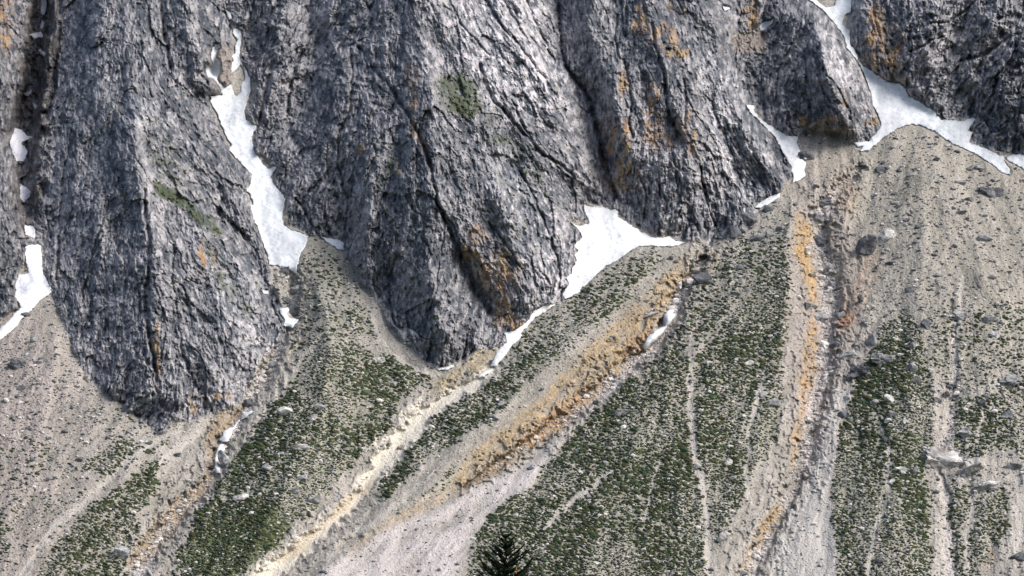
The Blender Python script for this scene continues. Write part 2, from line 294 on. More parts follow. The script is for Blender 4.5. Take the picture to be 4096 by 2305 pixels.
bumpy = 0.75+0.5*np.clip(fbm(UU, VV, 200, 111, 2)*2, -1, 1)
def facets(cell, asp, seed, el=2.0):
    cw, ch = cell, cell*asp; px = UU+.6*wu; py = VV+.6*wv
    gi = np.floor(px/cw).astype(np.int32); gj = np.floor(py/ch).astype(np.int32)
    T = np.random.default_rng(seed).random((256, 256, 5)).astype(np.float32)
    best = np.full(UU.shape, 1e9, np.float32); sec = best.copy(); val = np.zeros(UU.shape, np.float32); cid = np.zeros(UU.shape, np.float32)
    for dj in (-1, 0, 1):
        for di in (-1, 0, 1):
            r_ = T[(gj+dj) & 255, (gi+di) & 255]
            dx = px-(gi+di+r_[..., 0])*cw; dy = py-(gj+dj+r_[..., 1])*ch
            al = (dx*FX+dy*FY)/el; ac = dx*FY-dy*FX
            d = al*al+ac*ac
            h = (r_[..., 2]-.5)*2*ac/cell*1.3+(r_[..., 3]-.5)*2*al*el/(cell*asp)*.9+(r_[..., 4]-.5)
            c_ = d < best
            sec = np.where(c_, best, np.minimum(sec, d)); val = np.where(c_, h, val); cid = np.where(c_, r_[..., 4], cid); best = np.where(c_, d, best)
    return val, cid, (np.sqrt(sec)-np.sqrt(best))/cell
F1, I1, E1 = facets(52, 1.9, 501)
F2, I2, E2 = facets(21, 1.7, 502)
F3, I3, E3 = facets(9, 1.5, 503)
L5 = lic(vnoise(UU/62.0, VV/62.0, 64), 22, 3.2)
N5 = fbm(UU+wu, VV*.8+wv, 8, 88, 3, .7)
NA = fbm(UU*1.25+FX*0+wu, VV*.8+wv, 9, 85, 3, .65, True)       # knuckles and pits
NB = fbm(UU+wu, VV+wv, 26, 95, 4, .6, True)
pit = np.clip(vnoise((UU+.5*wu)/6.5, (VV+.5*wv)/9.0, 97)-.45, 0, 1)
rock_d = (0.20*L1 + 0.34*L2 + 0.5*L3 + 1.5*L4)*bumpy + 3.4*L5 + 2.8*N1 + 1.0*N2*bumpy + 0.4*N3 + 1.0*NA + 1.4*NB - 2.3*pit + 3.0*F1 + 2.3*F2*bumpy + 1.35*F3 - .7*np.exp(-(E1/.05)**2) - .4*np.exp(-(E2/.08)**2)
# knobbly ground away from the smooth slabs
KNOB = sstep(2140, 2260, UU)*(VV < 460) + 0.8*sstep(700, 600, np.hypot(UU-700, VV-120)*2.2) + 0.7*sstep(1840, 1900, UU)*sstep(2190, 2130, UU)
KNOB = np.clip(KNOB, 0, 1)
gorge0 = sstep(150, 120, UU)*sstep(45, 60, UU+VV*.02)*(VV < 600)
KN = fbm(UU+1.5*wu, VV+1.5*wv, 34, 121, 4, .6, True)
rock_d = rock_d+KNOB*(5.0*KN)+gorge0*7*KN
# stepped ledges
step_n = (VV*0.9+UU*0.28*np.sign(FX)+wu2*1.4)/46.0
saw = step_n-np.floor(step_n)
rock_d = rock_d+1.6*(np.minimum(saw*5, 1)-saw)*KNOB + 0.9*(np.minimum(saw*5, 1)-saw)*(1-KNOB)

CRACKS = [
 ([(362,480),(370,560),(378,620),(375,680),(368,730),(366,790),(375,850),(386,900),(388,935)], 5, 9),
 ([(905,120),(935,165),(970,205),(1000,245),(1020,280),(1042,320),(1062,360),(1078,400),(1090,450),(1100,510),(1130,580),(1160,640),(1195,720),(1235,785)], 4.5, 9),
 ([(1150,625),(1175,680),(1200,730),(1232,785)], 9, 10),
 ([(887,140),(885,200),(878,280),(850,340),(852,420),(868,480),(877,500),(870,560),(866,606)], 3.5, 6),
 ([(745,500),(765,530),(787,570),(800,592)], 3.5, 6),
 ([(1205,165),(1222,215),(1245,255),(1287,303),(1330,350),(1365,392),(1405,410),(1445,447)], 4, 8),
 ([(1288,250),(1305,300),(1330,340),(1350,380)], 3, 6),
 ([(1177,843),(1172,870),(1164,903)], 3, 5), ([(978,755),(985,790),(996,815)], 3, 5),
 ([(1403,-40),(1406,40),(1410,120),(1425,170),(1450,205),(1478,240),(1494,280),(1506,340),(1515,390),(1530,440),(1552,495)], 6, 12),
 ([(1640,60),(1648,120),(1665,165),(1674,230),(1680,280),(1700,330),(1718,360)], 4, 7),
 ([(1570,160),(1582,210),(1588,260),(1580,310),(1590,350)], 3, 6),
 ([(1555,40),(1545,100),(1560,150)], 3, 5), ([(1720,200),(1728,260),(1722,320)], 3, 5),
 ([(2420,150),(2445,145),(2480,135),(2520,108),(2560,88)], 5, 9), ([(2290,128),(2320,118),(2350,100),(2372,92)], 3.5, 7),
 ([(2476,275),(2498,240),(2508,200)], 4, 7), ([(2340,60),(2390,55),(2440,20)], 3, 6),
 ([(400,-40),(408,40),(420,120),(428,170)], 5, 9), ([(300,450),(270,520),(230,640),(205,760)], 3, 5), ([(440,620),(430,700),(445,780)], 2.5, 4),
 ([(150,60),(140,180),(120,300)], 5, 8), ([(180,330),(160,450),(150,560),(140,700)], 4, 7), ([(690,150),(668,230),(655,300)], 5, 8),
 ([(770,20),(785,80),(740,180),(720,290)], 4, 7), ([(830,480),(818,540),(826,585)], 3, 5), ([(1000,640),(985,700),(955,750)], 3, 5),
 ([(2070,170),(2110,230),(2140,300)], 3, 6), ([(1990,110),(1960,180),(1950,260)], 3, 6), ([(2030,150),(2025,230),(2040,280)], 3, 5),
 ([(1310,430),(1345,500),(1370,560),(1400,640),(1410,700)], 3, 5), ([(1230,560),(1290,640),(1320,700)], 3, 5), ([(1120,540),(1110,640),(1090,760),(1060,860)], 2.5, 4),
 ([(1830,60),(1822,140),(1850,230)], 3, 5), ([(1610,440),(1625,500),(1620,560)], 3, 5), ([(1760,420),(1775,500),(1800,570)], 3, 5),
 ([(1100,-60),(1160,60),(1230,140)], 3, 5), ([(1180,-60),(1260,60),(1340,160),(1400,240)], 4, 7), ([(1290,-60),(1350,60),(1395,160)], 3, 6), ([(1230,-60),(1290,40),(1330,110)], 3, 5),
]
crack = np.zeros(UU.shape, np.float32)
for line, wd, dp in CRACKS:
    d, s, _ = pdist(line, UU+0.7*wu, VV+0.7*wv, 40)
    crack = np.maximum(crack, 1.25*dp*np.exp(-(d/wd)**2)*(0.65+0.5*N2))
H = H+rock_in*(rock_d-crack)+rock*(1-rock_in)*0.4*rock_d

# ---- gullies cut into the scree: (line with half width, depth)
CH = {
 'left': [(735,690,22),(742,740,20),(735,800,20),(712,840,15),(690,900,18),(650,965,20),(622,1015,16),(602,1055,16),(562,1110,18),(548,1180,20),(505,1235,24),(445,1295,32),(400,1345,30),(378,1390,28),(330,1470,28),(270,1620,30)],
 'cream': [(1250,915,10),(1205,955,15),(1130,1000,22),(1060,1055,28),(1012,1100,30),(968,1160,28),(938,1205,20),(900,1255,18),(838,1315,20),(770,1370,22),(700,1425,26),(640,1470,26),(480,1620,30)],
 'ochre': [(1775,650,14),(1745,690,20),(1715,735,22),(1690,790,24),(1645,870,22),(1570,930,26),(1500,990,25),(1440,1040,22),(1340,1110,19),(1250,1170,16),(1165,1228,6)],
 'right': [(2165,420,12),(2120,470,22),(2075,520,30),(2058,570,36),(2062,640,36),(2085,720,36),(2085,800,36),(2080,880,34),(2065,960,34),(2048,1040,32),(2030,1130,32),(1998,1220,30),(1960,1300,26),(1930,1350,26),(1900,1400,26),(1875,1470,28),(1840,1620,28)],
 'far': [(2395,760,6),(2400,900,9),(2395,1000,12),(2388,1090,12),(2345,1155,8),(2370,1205,8),(2385,1280,14),(2390,1460,18),(2390,1620,18)],
}
gdir = {}
carve = np.zeros(UU.shape, np.float32)
for key, dp in (('left', 6.5), ('cream', 4.5), ('ochre', 8), ('right', 6), ('far', 2.2)):
    d, s, wd = pdist(CH[key], UU+0.8*wu, VV+0.8*wv, 130)
    gdir[key] = (d, s, wd)
    wr = wd*np.clip(1+.9*N2+.5*N4+.25*L3*.5, .45, 1.8)
    gdir[key] = (d, s, wr)
    carve += 1.0*dp*(1-sstep(0.45, 1.1, d/wr)) - 0.3*dp*np.exp(-((d/wr-1.6)/0.5)**2)

TRACKS = [ # bare pale runnels: (line with half width)
 [(1740,820,3),(1738,880,6),(1734,960,7),(1735,1040,8),(1745,1110,9),(1755,1180,8),(1770,1240,8),(1785,1320,8),(1782,1400,8),(1778,1620,9)],
 [(1935,900,3),(1910,980,6),(1893,1040,7),(1880,1080,7),(1884,1150,6),(1873,1220,7),(1890,1260,8)],
 [(1545,1185,5),(1520,1200,7),(1470,1240,10),(1410,1290,10),(1370,1330,6)],
 [(2205,1040,3),(2225,1090,4),(2236,1150,6),(2234,1220,7),(2232,1260,7),(2210,1310,6),(2200,1360,7),(2185,1430,8),(2180,1620,8)],
 [(2330,1150,4),(2360,1190,6),(2372,1250,12),(2380,1330,16),(2385,1450,18),(2385,1620,18)],
 [(2438,1235,7),(2450,1290,7),(2430,1340,8),(2430,1400,8),(2445,1470,8)],
 [(460,1082,5),(400,1105,7),(330,1155,8),(240,1240,10),(150,1310,10),(90,1390,9),(40,1480,9)],
 [(610,1035,12),(540,1062,18),(470,1110,16),(400,1165,6)],
 [(925,770,3),(945,810,5),(955,850,5),(985,890,4),(1040,925,7),(1090,945,9)],
 [(1660,1150,2),(1640,1240,4),(1620,1330,5)],
 [(2420,700,5),(2405,850,7),(2395,1000,8)],[(2560,1180,16),(2570,1260,22),(2566,1340,14),(2540,1400,10)],
 [(2480,960,4),(2470,1060,5),(2460,1110,4)], [(1100,1180,3),(1000,1270,10),(900,1340,8)], [(1310,1080,4),(1180,1170,4),(1050,1270,5)],
 [(1570,640,2),(1560,1020,1)][:1]*2,
]
track = np.zeros(UU.shape, np.float32)
for L in TRACKS:
    if len(L) < 2: continue
    d, s, wd = pdist(L, UU+1.1*wu, VV+0.8*wv, 60)
    track = np.maximum(track, (1-sstep(0.35, 1.25, d/(wd*(.95+1.1*N2)+.5)))*.9)
fan_roll = 1.5*L4 + 0.5*L3 + 0.2*L2 + .6*L6
scree_d = 0.55*fan_roll + 0.9*fbm(UU, VV, 110, 131, 4) + 0.13*W0 + 0.25*N3 + 0.5*N2 - carve - 0.6*track + np.clip(carve/5, 0, 1)*(1.1*N2+.5*N3+.9*NB)*(gdir['cream'][0] > 60)
smooth_snow = blur(snow_m, 4, 2)
H = H+scree*(scree_d)*(1-0.9*smooth_snow)

BASE = 1400+1.36*(-(VV-725)*0.2524)
YY = (BASE-H).astype(np.float32)
YS = blur(np.where(snow_m, YY, YY), 5, 2)
YY = np.where(snow_m, YS+0.9, YY)
XP = (UU-CU)/F*YY; ZP = -(VV-CV)/F*YY

def ysurf(u, v): return bil(YY, (np.asarray(u, float)-U0)/ST, (np.asarray(v, float)-V0)/ST)
def psurf(u, v):
    y = ysurf(u, v); return np.stack([(np.asarray(u)-CU)/F*y, y, -(np.asarray(v)-CV)/F*y], -1)

# ------------------------------------------------------------------ colours of the ground (what it is made of, with some light and shade painted in)
def lerp(a, b, t): return a+(b-a)*t[..., None]
def C(*c): return np.array(c, np.float32)
def ell(cx, cy, rx, ry, ang=0, soft=.35):
    c, s = math.cos(ang), math.sin(ang); x = UU+1.6*wu-cx; y = VV+1.6*wv-cy
    r = np.hypot((x*c+y*s)/rx, (-x*s+y*c)/ry)
    return 1-sstep(1-soft, 1+soft, r)
col = np.empty(UU.shape+(3,), np.float32)
t = np.clip(0.47+0.36*N4+0.10*L3+0.28*N2+0.14*L2+.09*L1+.16*N3+.34*N5+.05*W0+.35*(I1-.5)+.4*(I2-.5)+.35*(I3-.5), 0, 1)
rc = lerp(C(.076, .085, .101), C(.315, .306, .316), t)
pale = np.clip(0.35*L2+0.25*L1+1.1*N5-0.35+0.8*N4+.4*N3, 0, 1)*0.85
rc = lerp(rc, np.broadcast_to(C(.47, .44, .45), rc.shape), pale)
streak = np.clip(-0.6*L3-0.4*L2-0.6, 0, 1)                        # dark water streaks and lichen
rc = lerp(rc, np.broadcast_to(C(.05, .055, .068), rc.shape), streak*0.75)
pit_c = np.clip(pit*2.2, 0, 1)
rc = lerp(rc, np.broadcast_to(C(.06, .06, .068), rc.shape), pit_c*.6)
lightw = np.maximum.reduce([ell(358,165,9,42,.3), ell(375,290,70,40,.4)*.4, ell(1290,120,130,170,-.6)*.5, ell(1330,560,70,200,-.5)*.45, ell(1850,330,60,240,-.35)*.5, ell(2090,130,30,90,-.4)*.5, ell(600,760,60,160,-.4)*.35])  # one pale spot first; the rest is sunlight painted onto right flanks
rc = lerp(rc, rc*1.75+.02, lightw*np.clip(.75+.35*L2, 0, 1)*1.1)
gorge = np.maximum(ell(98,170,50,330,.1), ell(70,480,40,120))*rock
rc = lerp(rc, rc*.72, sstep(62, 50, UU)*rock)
rc = lerp(rc, rc*C(.50,.45,.42), np.clip(gorge*(.8+1.0*N2), 0, 1))  # shade of the deep cleft painted into the rock colour
OCH = [(12,50,22,75),(8,-80,40,80),(1045,220,9,60),(1035,300,8,45),(1028,190,6,30),(1062,360,10,32,-.5),(1250,685,55,60),(1205,590,22,24),(1290,815,46,18),(1180,640,20,25),(880,270,7,18),(905,370,7,22),(1000,420,5,20),
 (1640,290,17,80),(1662,352,34,22),(1530,355,14,75),(1548,440,30,50),(1575,350,8,50),(1706,330,14,38),(1738,345,9,60),(1612,50,14,48),(1700,25,16,22),(1668,95,26,36),(1700,130,22,18),(1565,200,9,40),(1600,440,9,35),(1432,120,8,16),
 (2045,300,45,16),(2085,300,14,12),(2200,308,20,14),(1895,38,16,34),(2205,60,24,60),(2240,110,26,40),(2225,100,50,24),(2200,155,34,22),(2245,160,26,16),(1880,30,30,10),
 (506,640,7,45),(395,870,9,55),(398,940,8,25),(482,1020,9,26),(560,1000,24,10),(520,1000,10,14),(535,640,5,30),(1265,780,20,40),(2120,250,6,20),(1240,930,1,1)]
och = np.zeros(UU.shape, np.float32)
for o_ in OCH:
    if 1500 < o_[0] < 1760: o_ = (o_[0], o_[1], o_[2]*1.4)+tuple(o_[3:])
    och = np.maximum(och, ell(*o_))
och = och*np.clip(0.62+0.55*N2*2+0.25*L3-0.2*np.abs(L2), 0, 1)*rock
rc = lerp(rc, lerp(C(.26, .13, .055), C(.33, .235, .14), np.clip(.5+N2*1.5+.2*L2, 0, 1))*(1-.5*pit_c[..., None]), np.clip(och*.95, 0, 1))
brown = np.maximum.reduce([ell(1885,105,45,30), ell(560,180,34,70)*.8, ell(2240,200,50,20)*.7, ell(1640,590,60,12)*.8, ell(2080,330,70,14)*.7, ell(700,580,40,18)*.5])*rock
rc = lerp(rc, np.broadcast_to(C(.25, .205, .165), rc.shape), brown*0.65)
alpine = np.maximum.reduce([ell(1155,235,60,52,.5)*.9, ell(1180,265,38,34)*1.1, ell(1240,330,30,70,-.6)*.5, ell(430,490,60,14,.55)*1.2, ell(500,545,90,18,.6)*.9, ell(420,400,40,120,-.5)*.45, ell(570,700,26,110,-.5)*.5, ell(1330,420,26,110,-.6)*.45, ell(960,460,10,70,.4)*.7, ell(1400,250,16,60)*.2, ell(250,270,90,20,.2)*.3, ell(1290,520,40,120,-.4)*.35])*rock
alp = np.clip(alpine*1.45-0.50+0.42*N2*2+0.22*L2, 0, 1)
rc = lerp(rc, np.broadcast_to(C(.045, .062, .025), rc.shape), alp*.85)
# scree
t = np.clip(0.5+0.10*L3+0.14*L4+0.3*N4+.22*N3+.18*N2, 0, 1)
sc_ = lerp(C(.225, .213, .186), C(.395, .362, .325), t)
sc_ = lerp(sc_, sc_*C(.92,.92,.88), ell(2380,600,330,330)*.8)
sc_ = lerp(sc_, sc_*1.2, np.clip(.5*L6-.3, 0, 1)); sc_ = lerp(sc_, sc_*C(.78,.78,.76), np.clip(-.5*L6-.3, 0, 1))
sc_ = lerp(sc_, np.broadcast_to(C(.56, .53, .50), sc_.shape), np.clip(0.6*W0+0.3*N3-0.8, 0, .9))
sc_ = lerp(sc_, np.broadcast_to(C(.10, .10, .10), sc_.shape), np.clip(-0.5*W0-0.6*N3-0.6, 0, .85))
pinkish = np.maximum(sstep(420, 0, UU)*sstep(700, 900, VV)*.75, ell(2060,800,110,400)*.5)
sc_ = lerp(sc_, sc_*C(1.0, .93, .955), pinkish)
sc_ = lerp(sc_, np.broadcast_to(C(.47, .44, .405), sc_.shape), track*.75*np.clip(.75+.25*W0, 0, 1.2))
def side(key, s_, lo, hi, soft=.3):
    d, s, wd = gdir[key]; r = d/wd*s*s_
    return sstep(lo-soft, lo+soft, r)*(1-sstep(hi-soft, hi+soft, r))*(d < 200)
creamb = side('cream', 1, -1.1, 1.0)*sstep(880, 960, VV)
sc_ = lerp(sc_, np.broadcast_to(C(.60, .56, .485), sc_.shape), creamb*.95*np.clip(.92+.14*W0+.2*N2, 0, 1.0))
for key in ('left', 'ochre', 'right', 'far'):
    bed = side(key, 1, -.55, .55)
    sc_ = lerp(sc_, lerp(C(.27, .25, .24), C(.60, .55, .53), np.clip(.6+W0*.3+.5*N3, 0, 1)), bed*np.clip(.45+.9*N2+.5*N4, 0, .8))
pinkgravel = inpoly([(1530,1000),(1400,1110),(1250,1200),(1150,1260),(950,1350),(780,1460),(700,1620),(1000,1620),(1130,1460),(1200,1340),(1260,1265),(1330,1220),(1400,1130),(1480,1050)], UU+2*wu, VV+2*wv)
sc_ = lerp(sc_, np.broadcast_to(C(.50, .46, .45), sc_.shape), blur(pinkgravel, 5)*np.clip(.65+.15*L4+.1*L2, 0, 1))
rightgravel = inpoly([(2142,975),(2145,1010),(2110,1060),(2100,1150),(2085,1250),(2100,1350),(2112,1620),(1890,1620),(1960,1350),(2010,1250),(2040,1130),(2070,1040),(2100,980)], UU+wu, VV+wv)
sc_ = lerp(sc_, np.broadcast_to(C(.44, .42, .395), sc_.shape), blur(rightgravel, 2)*.75)
OB = [ # freshly cut ochre banks: polygon, strength
 ([(600,1025),(560,1030),(520,1080),(515,1120),(530,1150),(520,1190),(450,1260),(390,1310),(350,1360),(322,1425),(365,1425),(415,1360),(470,1300),(530,1225),(545,1180),(538,1130),(562,1085),(605,1042)], 1.0, (.31,.235,.14)),
 ([(1250,870),(1210,885),(1150,930),(1100,965),(1080,990),(1110,990),(1170,945),(1225,915),(1245,890)], .8, (.42,.32,.16)),
 ([(940,1195),(900,1235),(840,1290),(770,1350),(710,1400),(700,1425),(740,1405),(810,1340),(880,1280),(935,1225)], .6, (.40,.29,.15)),
 ([(1715,640),(1660,700),(1610,750),(1520,830),(1450,905),(1375,985),(1275,1065),(1190,1140),(1140,1210),(1150,1240),(1250,1190),(1340,1125),(1440,1050),(1510,985),(1570,925),(1625,870),(1650,820),(1685,780),(1700,740),(1730,700),(1760,660)], .95, (.375,.275,.15)),
 ([(1645,800),(1600,850),(1560,900),(1620,885),(1640,845)], .55, (.33,.20,.11)), ([(1480,965),(1400,1030),(1310,1100),(1330,1125),(1420,1065),(1500,1000)], .7, (.40,.255,.135)),
 ([(1140,1215),(1150,1245),(1090,1280),(1000,1320),(900,1380),(860,1400),(900,1360),(1010,1290)], .5, (.46,.33,.18)),
 ([(1995,540),(2010,535),(2050,590),(2030,620),(2050,700),(2065,760),(2045,770),(2020,700),(2000,620)], 1.0, (.44,.29,.13)),
 ([(2045,770),(2060,850),(2055,900),(2050,930),(2030,1010),(2010,1120),(1995,1180),(1985,1170),(2000,1080),(2015,980),(2020,900),(2030,850)], .85, (.43,.28,.13)),
 ([(2020,590),(2030,600),(2012,650),(2006,620)], .8, (.5,.3,.1)),
 ([(1955,1270),(1975,1290),(1930,1340),(1895,1400),(1880,1450),(1870,1430),(1890,1370),(1920,1310)], .95, (.42,.28,.12)),
 ([(2110,440),(2160,450),(2160,510),(2140,560),(2110,520),(2095,490)], .6, (.42,.31,.20)),
 ([(2180,640),(2215,640),(2200,720),(2160,790),(2130,850),(2105,815),(2120,760),(2150,700)], .6, (.42,.30,.20)),
 ([(2110,800),(2135,770),(2150,800),(2125,825),(2105,815)], .85, (.42,.19,.08)),
 ([(2085,960),(2090,1000),(2065,1100),(2030,1190),(1990,1260),(1995,1230),(2030,1150),(2060,1040)], .55, (.38,.29,.20)),
 ([(1720,640),(1800,620),(1810,660),(1790,700),(1750,720)], .5, (.46,.37,.25)),
 ([(2500,1370),(2500,1400),(2475,1440),(2480,1400)], .6, (.5,.33,.18)),
 ([(2030,400),(2140,380),(2160,420),(2080,480),(2040,470)], .35, (.40,.33,.24)), ([(2580,430),(2640,470),(2600,520),(2540,440)], .5, (.4,.33,.25)),
]
for poly, st_, cc in OB:
    m = blur(inpoly(poly, UU+1.8*wu, VV+1.8*wv), 4)*st_*np.clip(.86+.5*N2+.12*L2+.18*N3+.18*L3-.35*(W0 > 1.2), 0, 1.0)
    sc_ = lerp(sc_, np.broadcast_to(C(*cc)*C(.86,.88,1.0), sc_.shape)*(1+.12*L2[..., None]+.25*N3[..., None]), np.clip(m, 0, 1))
# thin grass between the cushions
VEG = [
 ([(790,900),(850,862),(920,880),(1000,905),(1060,935),(1090,950),(1040,985),(1000,1010),(975,1080),(910,1150),(800,1265),(640,1400),(560,1480),(430,1480),(455,1380),(500,1290),(530,1230),(590,1160),(640,1080),(690,1010),(740,950)], .85),
 ([(520,1260),(640,1240),(760,1290),(700,1370),(600,1440),(560,1500),(430,1500),(450,1400),(490,1310)], 1.0),
 ([(770,700),(860,740),(930,860),(850,870),(760,880),(740,800)], .22),
 ([(452,1086),(420,1112),(330,1168),(268,1228),(255,1225),(262,1195),(200,1180),(255,1130),(330,1105),(360,1120)], .75),
 ([(430,1140),(385,1185),(402,1220),(375,1255),(350,1290),(345,1330),(330,1400),(270,1480),(80,1480),(130,1375),(215,1280),(300,1225),(380,1165)], .8),
 ([(300,880),(300,1000),(380,1080),(300,1110),(200,1060),(210,960)], .12), ([(-240,1080),(100,1100),(230,1180),(200,1300),(60,1460),(-240,1600)], .16), ([(-240,1270),(20,1270),(25,1400),(-240,1420)], .5),
 ([(1330,880),(1400,835),(1450,830),(1430,870),(1340,950),(1300,990),(1250,1040),(1160,1100),(1065,1160),(1000,1230),(950,1268),(945,1250),(972,1200),(1020,1130),(1065,1078),(1130,1022),(1230,960)], .8),
 ([(1330,820),(1450,740),(1530,680),(1600,650),(1580,720),(1480,800),(1400,850),(1330,880),(1260,930)], .42),
 ([(1500,930),(1490,985),(1400,1060),(1290,1125),(1180,1195),(1090,1250),(1050,1262),(1110,1210),(1200,1140),(1290,1080),(1400,1015)], .75),
 ([(1560,955),(1640,915),(1700,880),(1733,900),(1733,1040),(1755,1180),(1780,1300),(1780,1620),(1120,1620),(1190,1400),(1205,1320),(1260,1270),(1330,1235),(1400,1145),(1450,1075),(1510,1000)], .93),
 ([(1640,910),(1700,800),(1800,720),(1900,650),(1960,600),(1990,600),(1985,680),(1850,760),(1760,880),(1735,900)], .45),
 ([(1760,880),(1850,780),(1930,690),(1980,640),(1990,760),(1970,900),(1962,1040),(1940,1120),(1885,1200),(1850,1280),(1815,1370),(1797,1370),(1790,1280),(1765,1180),(1750,1080),(1745,960)], .88),
 ([(2145,960),(2190,900),(2230,800),(2290,790),(2320,860),(2345,980),(2345,1100),(2330,1170),(2335,1250),(2342,1620),(2115,1620),(2108,1400),(2085,1290),(2095,1180),(2110,1080),(2140,1040)], .92),
 ([(2480,990),(2580,950),(2700,960),(2700,1160),(2500,1130),(2460,1150),(2405,1150),(2395,1110),(2405,1010)], .6),
 ([(2385,1200),(2440,1230),(2540,1230),(2530,1330),(2480,1420),(2470,1500),(2400,1620),(2400,1450),(2385,1330)], .72),
 ([(2350,780),(2580,760),(2600,940),(2480,985),(2400,980),(2330,900)], .28), ([(1990,480),(1985,600),(1950,650),(1880,640),(1930,540)], .38), ([(1800,640),(1930,560),(1980,520),(1990,640),(1850,720),(1740,800),(1690,820),(1740,720)], .4), ([(760,640),(830,640),(880,700),(960,850),(850,862),(780,900),(740,940),(730,860),(760,760)], .33), ([(1440,760),(1560,660),(1660,625),(1650,670),(1540,780),(1400,900),(1350,900),(1380,820)], .5),
]
vd = np.zeros(UU.shape, np.float32)
for poly, st_ in VEG:
    vd = np.maximum(vd, blur(inpoly(poly, UU+2.2*wu, VV+2.2*wv), 4)*st_)
ochb = blur(inpoly(OB[3][0], UU+wu, VV+wv) | inpoly(OB[0][0], UU+wu, VV+wv), 3)
vd = vd*(1-.93*ochb)
vd = vd*(1-track)*(1-blur(pinkgravel | rightgravel, 1))*(1-creamb)*scree*(1-snow_s)
for key in ('left', 'ochre', 'right'): vd = vd*(1-side(key, 1, -1.1, 1.1))
sc_ = lerp(sc_, lerp(C(.085, .105, .055), C(.33, .315, .25), np.clip(.5+.45*N3+.3*W0*.5+.5*N2, 0, 1)), np.clip(vd*1.1, 0, 1)*.38)
green2 = ell(610,1370,150,90,-.3)*vd
sc_ = lerp(sc_, np.broadcast_to(C(.07, .095, .03), sc_.shape), np.clip(green2*1.3-.15+.3*N2, 0, 1)*.85)
greyv = np.maximum.reduce([ell(1500,760,260,70,-.6)*.5, ell(840,720,80,110)*.7, ell(1900,600,110,90,-.5)*.35, ell(270,1000,60,80)*.4])
sc_ = lerp(sc_, np.broadcast_to(C(.21, .215, .19), sc_.shape), greyv*np.clip(.5+.4*L2+.5*N3, 0, 1))
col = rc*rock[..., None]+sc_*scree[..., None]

# ------------------------------------------------------------------ materials
def mat(name, rough=.9, bump=.0, nscale=1.0, contrast=.0, attr='Col', flatcol=None):
    m = bpy.data.materials.new(name); m.use_nodes = True; t = m.node_tree; b = t.nodes['Principled BSDF']
    b.inputs['Roughness'].default_value = rough; b.inputs['Specular IOR Level'].default_value = .2
    tc = t.nodes.new('ShaderNodeTexCoord'); nz = t.nodes.new('ShaderNodeTexNoise')
    nz.inputs['Scale'].default_value = nscale; nz.inputs['Detail'].default_value = 6; nz.inputs['Roughness'].default_value = .65
    t.links.new(tc.outputs['Object'], nz.inputs['Vector'])
    mr = t.nodes.new('ShaderNodeMapRange'); mr.inputs['From Min'].default_value = .25; mr.inputs['From Max'].default_value = .75
    mr.inputs['To Min'].default_value = 1-contrast; mr.inputs['To Max'].default_value = 1+contrast
    t.links.new(nz.outputs['Fac'], mr.inputs['Value'])
    mx = t.nodes.new('ShaderNodeVectorMath'); mx.operation = 'SCALE'
    if flatcol is None:
        at = t.nodes.new('ShaderNodeAttribute'); at.attribute_name = attr; t.links.new(at.outputs['Color'], mx.inputs[0])
    else: mx.inputs[0].default_value = flatcol
    t.links.new(mr.outputs[0], mx.inputs['Scale']); t.links.new(mx.outputs[0], b.inputs['Base Color'])
    if bump:
        bp = t.nodes.new('ShaderNodeBump'); bp.inputs['Strength'].default_value = bump; bp.inputs['Distance'].default_value = 1.0
        t.links.new(nz.outputs['Fac'], bp.inputs['Height']); t.links.new(bp.outputs[0], b.inputs['Normal'])
    return m
M_rock = mat('limestone', .92, .6, .9, .28)
M_scree = mat('scree_gravel', .95, .8, 1.1, .24)
M_snow = mat('old_snow', .7, .12, .5, .05)
M_stone = mat('loose_stone', .9, .4, 1.2, .2)
M_tuft = mat('cushion_plants', .95, 0, 2.0, .35)
M_meadow = mat('meadow', .95, 0, .05, .3, flatcol=(.07, .10, .035))
M_bark = mat('spruce_bark', .95, 0, 6, .3, flatcol=(.07, .05, .035))
M_needle = mat('spruce_needles', .85, 0, 3, .4)

def link(o): SC.collection.objects.link(o); return o
def mesh_np(name, V, Fq, m, cols=None, smooth=False):
    me = bpy.data.meshes.new(name); V = np.ascontiguousarray(V, np.float32); Fq = np.ascontiguousarray(Fq, np.int32)
    k = Fq.shape[1]
    me.vertices.add(len(V)); me.vertices.foreach_set('co', V.ravel())
    me.loops.add(Fq.size); me.loops.foreach_set('vertex_index', Fq.ravel())
    me.polygons.add(len(Fq)); me.polygons.foreach_set('loop_start', np.arange(len(Fq), dtype=np.int32)*k)
    me.update(calc_edges=True)
    if smooth: me.polygons.foreach_set('use_smooth', np.ones(len(Fq), bool))
    else: me.polygons.foreach_set('use_smooth', np.zeros(len(Fq), bool))
    if cols is not None:
        ca = me.color_attributes.new('Col', 'FLOAT_COLOR', 'POINT')
        c4 = np.ones((len(V), 4), np.float32); c4[:, :3] = cols; ca.data.foreach_set('color', c4.ravel())
    me.materials.append(m)
    return link(bpy.data.objects.new(name, me))
def tag(o, label=None, cat=None, group=None, kind=None):
    if label: o['label'] = label
    if cat: o['category'] = cat
    if group: o['group'] = group
    if kind: o['kind'] = kind
    return o

